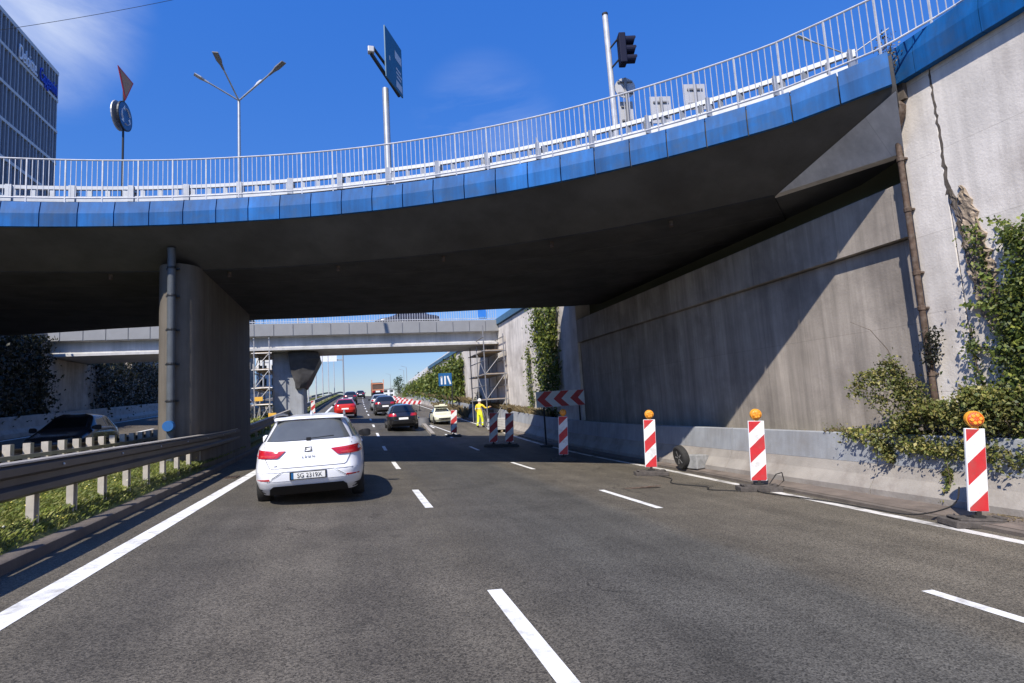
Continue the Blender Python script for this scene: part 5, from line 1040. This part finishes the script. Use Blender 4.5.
# ------------------------------------------------------------------ climbers and bushes
def cloud(stroke, n, depth, X, sp=None):
    """stroke: [(y, z, spread)] along the wall; leaf points in front of x = X"""
    out = []; st = np.array(stroke); seg = np.linalg.norm(np.diff(st[:, :2], axis=0), axis=1); cum = np.r_[0, np.cumsum(seg)]; u = np.random.random(n) * cum[-1]
    y = np.interp(u, cum, st[:, 0]); z = np.interp(u, cum, st[:, 1]); s = np.interp(u, cum, st[:, 2])
    g = np.random.normal(size=(n, 2)) * .5; y = y + g[:, 0] * s; z = z + g[:, 1] * s * .8
    x = X - np.abs(np.random.normal(size=n)) * depth * np.exp(-np.hypot(g[:, 0], g[:, 1])) * 1.4 - .015
    return np.stack([x, y, z], 1)
def W_(pts, X=9.2): return [(at_x(px, py, X).y, at_x(px, py, X).z, s) for px, py, s in pts]
def climber(name, label, strokes, n, depth, X, size, mt, stem=True, cat='plant', bark='bark', d_=(-1, 0, .25)):
    first = strokes[0][0]; o = thing(name, label, cat, (X - .05, first[0], first[1]))
    tot = sum(sum(math.dist(a[:2], b[:2]) * (a[2] + b[2]) for a, b in zip(s, s[1:])) for s in strokes); pts = []
    for s in strokes:
        m_ = int(n * sum(math.dist(a[:2], b[:2]) * (a[2] + b[2]) for a, b in zip(s, s[1:])) / tot) + 5; pts.append(cloud(s, m_, depth, X))
    leaves('foliage', np.concatenate(pts), size, mt, o, out=d_, outw=.5)
    if stem:
        mb = MB()
        for s in strokes: mb.tube([(X - .02 - random.uniform(0, .03), y + random.uniform(-.04, .04), z) for y, z, _ in s], [.018] + [.012] * (len(s) - 1), 5)
        mb.build('stem', bark, o, world=True)
    return o
climber('ivy', 'big green ivy climbing the pale wall at the right edge of the picture', [
    W_([(1028, 400, .3), (1020, 350, .26), (1016, 310, .2), (1018, 280, .12)]), W_([(1046, 440, .36), (1036, 380, .34), (1030, 320, .32), (1024, 270, .22), (1016, 225, .12)]), W_([(1072, 430, .5), (1064, 350, .5), (1058, 280, .4), (1048, 215, .25)]), W_([(1120, 430, .7), (1110, 330, .7), (1095, 230, .5)]),
    W_([(1006, 430, .16), (1010, 370, .12), (1006, 330, .10), (996, 300, .07), (985, 262, .045), (976, 225, .025)]), W_([(1014, 310, .08), (990, 304, .07), (970, 306, .055)]), W_([(1008, 352, .09), (988, 350, .08), (972, 345, .06)]), W_([(988, 400, .08), (979, 365, .06), (972, 325, .035)]), W_([(1020, 250, .08), (1010, 226, .07), (998, 218, .05)])],
    11500, .2, 9.22, (.04, .095), 'leaf_ivy')
climber('wall_tuft', 'small round tuft of leaves hanging on the downpipe', [W_([(937, 330, .12), (936, 350, .13), (934, 365, .06)], 9.15)], 420, .14, 9.16, (.03, .07), 'leaf_dark', False)
# bushes growing behind the barrier and spilling over it
def bush(label, strokes, n, mt, size=(.03, .1), X=9.0, fat=.22, grp=None):
    o = thing('bush', label, 'bush', (X, strokes[0][0][0], strokes[0][0][1]), 0, grp); P_ = []
    for s in strokes:
        q = cloud(s, n // len(strokes), .0, X); q[:, 0] += np.random.normal(size=len(q)) * fat * .6; P_.append(q)
    q = np.concatenate(P_); leaves('foliage', q, size, mt, o, out=(-.5, -.2, .7), outw=.35)
    mb = MB(); r = random.Random(n)
    for s in strokes:
        for k in range(5):
            y, z, sp = s[r.randrange(len(s))]; mb.tube([(9.2, y + r.uniform(-.1, .1), z - .35), (X + r.uniform(-.2, .1), y, z), (X - r.uniform(0, .3), y + r.uniform(-.3, .3), z + r.uniform(-.1, .25))], [.012, .009, .004], 5)
    mb.build('stem', 'bark', o, world=True); return o
bush('leafy green bush spilling over the barrier, right of the middle delineator', [W_([(850, 434, .13), (880, 436, .2), (910, 440, .24), (945, 446, .26)], 9.0), W_([(872, 440, .1), (885, 450, .12), (892, 462, .06)], 8.8), W_([(905, 425, .2), (930, 412, .25), (955, 408, .22)], 9.1), W_([(900, 446, .16), (935, 450, .18), (965, 453, .16)], 8.85)], 8200, 'leaf_bush')
bush('leafy bush behind the nearest delineator at the foot of the ivy', [W_([(955, 448, .26), (985, 452, .26), (1015, 458, .26), (1050, 465, .28)], 8.95), W_([(950, 415, .25), (990, 415, .32), (1020, 420, .34)], 9.1), W_([(975, 395, .2), (1000, 400, .25), (1030, 400, .3)], 9.15), W_([(945, 470, .06), (948, 490, .05), (946, 512, .02)], 8.72)], 9500, 'leaf_bush')
climber('trailing_creeper', 'thin creeper trailing down the barrier face between the delineators', [W_([(947, 455, .05), (950, 480, .045), (949, 500, .03), (947, 512, .02)], 8.78)], 260, .06, 8.8, (.025, .05), 'leaf_ivy')
sap = thing('sapling', 'thin arching sapling with drooping leafy sprays in front of the wall', 'shrub', (9.0, 7.2, .9)); mb = MB(); PT = []
for st in ([(922, 420), (905, 395), (880, 372), (862, 372), (853, 388)], [(918, 418), (900, 385), (888, 350), (870, 330), (850, 322)], [(925, 425), (912, 392), (897, 365), (884, 360), (874, 380)], [(915, 425), (890, 400), (870, 392)], [(928, 430), (915, 405), (905, 380), (893, 384)], [(930, 420), (924, 395), (912, 375)]):
    p = [at_x(a, b, 8.95 - .02 * i) for i, (a, b) in enumerate(st)]; mb.tube(p, [.012, .009, .007, .005, .003][:len(p)], 5)
    for (a, b) in zip(p[1:], p[2:]):
        if st[2][1] == 350 and a is not p[1]: continue
        for k in range(280):
            c = a.lerp(b, random.random()); dr = random.random() ** 1.4; PT.append((c.x + random.gauss(0, .07), c.y + random.gauss(0, .07), c.z - dr * .28 + random.gauss(0, .03)))
mb.build('branches', 'bark', sap, world=True, smooth=50); leaves('foliage', PT, (.035, .075), 'leaf_bush', sap, out=(-.5, -.3, .6), outw=.3)
# dry grass along the barrier top
def tufts(label, s0, s1, n, h_, mt='leaf_dry', t=(8.98, 9.4), hh=1.1, wd=.006, name='dry_grass'):
    rs = [P(random.uniform(s0, s1), random.uniform(*t), hh - .03) for _ in range(n)]; o = blades(name, rs, h_, .9, mt, wd); o['kind'] = 'stuff'; return o
tufts('', 7.3, 9.2, 1100, (.06, .22)); tufts('', 9, 13, 350, (.03, .12)); tufts('', 26, 46, 2600, (.2, .6), wd=.014); tufts('', 46, 100, 2200, (.3, .9), wd=.03); tufts('', 44, 60, 700, (.4, 1.3), t=(8.2, 9.0), hh=.1, wd=.02)
for k, (y, lab) in enumerate(((9.55, 'lone tuft of weeds on the barrier top behind the middle delineator'),)):
    wt = thing('weed', lab, 'plant', P(y - .6, 9.02, 1.12)); q = np.random.normal(size=(90, 3)) * (.06, .16, .07) + np.array(wt.location) + (0, 0, .07); leaves('foliage', q, (.03, .06), 'leaf_bush', wt)
    mb = MB()
    for j in range(1): mb.tube([(0, 0, -.03), (random.uniform(-.05, .05), random.uniform(-.15, .15), .14)], .004, 4)
    mb.build('stem', 'bark', wt)
jw = thing('weed', 'dry weeds growing out of the joint at the end of the blue bridge edge', 'plant', (8.92, 6.82, 6.9)); q = np.random.normal(size=(260, 3)) * (.09, .07, .16) + np.array(jw.location) + (0, 0, .16); leaves('foliage', q, (.03, .07), 'leaf_dry', jw)
mb = MB(); mb.tube([(0, 0, -.1), (.02, .02, .2), (-.02, 0, .5)], .006, 5); mb.build('stem', 'bark', jw)
q = np.array([P(random.gauss(5.75, .18), random.gauss(8.55, .16), .108) for _ in range(160)]); tag(leaves('fallen_leaves', q, (.025, .06), 'leaf_dry', out=(0, 0, 1), outw=.8), kind='stuff')
# climbers on the far walls
def zgrow(y, z0, z1, s, n=5): return [(y + random.uniform(-.25, .25), z0 + (z1 - z0) * k / n, s * (1 - .35 * k / n)) for k in range(n + 1)]
climber('climber', 'tall green climber column on the sunlit wall right behind the overpass', [zgrow(26.0, 1.2, 7.2, .8), zgrow(27.3, 1.5, 6.4, .7), zgrow(25.2, 2.2, 7.0, .55), zgrow(27.9, 4.5, 6.8, .4)], 4200, .3, 9.45, (.12, .24), 'leaf_ivy')
climber('climber', 'thin green climber left of the tall one on the sunlit wall', [zgrow(29.6, 1.0, 4.6, .4)], 500, .15, 9.45, (.1, .2), 'leaf_ivy')
climber('climber', 'small climber on the wall between the blue lane sign and the scaffold', [zgrow(43, .9, 2.6, .6), zgrow(44.5, .9, 2.0, .5)], 500, .2, 9.45, (.12, .22), 'leaf_ivy')
for k, (a, b) in enumerate(((49, 60), (60, 74), (74, 90), (90, 110))):
    climber('ivy', ('dense ivy on the far wall behind the blue lane sign', 'dense ivy on the far wall left of the blue lane sign', 'dense far ivy below the white screen wall', 'most distant ivy at the end of the far wall')[k], [[(y, z, .9) for y, z in ((yy_, prof(yy_) + .4), (yy_ + .3, 4.0), (yy_ - .2, 6.0 if a < 70 else 5.8))] for yy_ in frange(a + .8, b - .8, 2.0)], 2600, .45, 9.45 + bend((a + b) / 2) * .85, (.25, .5), 'leaf_ivy', True)
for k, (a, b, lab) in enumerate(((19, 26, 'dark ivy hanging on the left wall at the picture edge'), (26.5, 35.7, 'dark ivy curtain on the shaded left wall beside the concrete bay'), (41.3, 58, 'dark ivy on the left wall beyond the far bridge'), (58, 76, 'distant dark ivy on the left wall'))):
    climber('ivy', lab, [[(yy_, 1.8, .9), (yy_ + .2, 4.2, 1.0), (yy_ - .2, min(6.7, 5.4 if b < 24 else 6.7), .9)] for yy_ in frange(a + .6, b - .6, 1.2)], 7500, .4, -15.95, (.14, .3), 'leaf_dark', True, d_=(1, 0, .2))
for o in list(bpy.data.objects):          # leaves of the left wall stand proud of it on the road side
    if o.name.startswith('foliage') and o.parent and o.parent.location.x < -15: 
        me = o.data; n = len(me.vertices); co = np.empty(n * 3); me.vertices.foreach_get('co', co); co = co.reshape(-1, 3); co[:, 0] = -co[:, 0] + .0; me.vertices.foreach_set('co', co.ravel()); me.update()
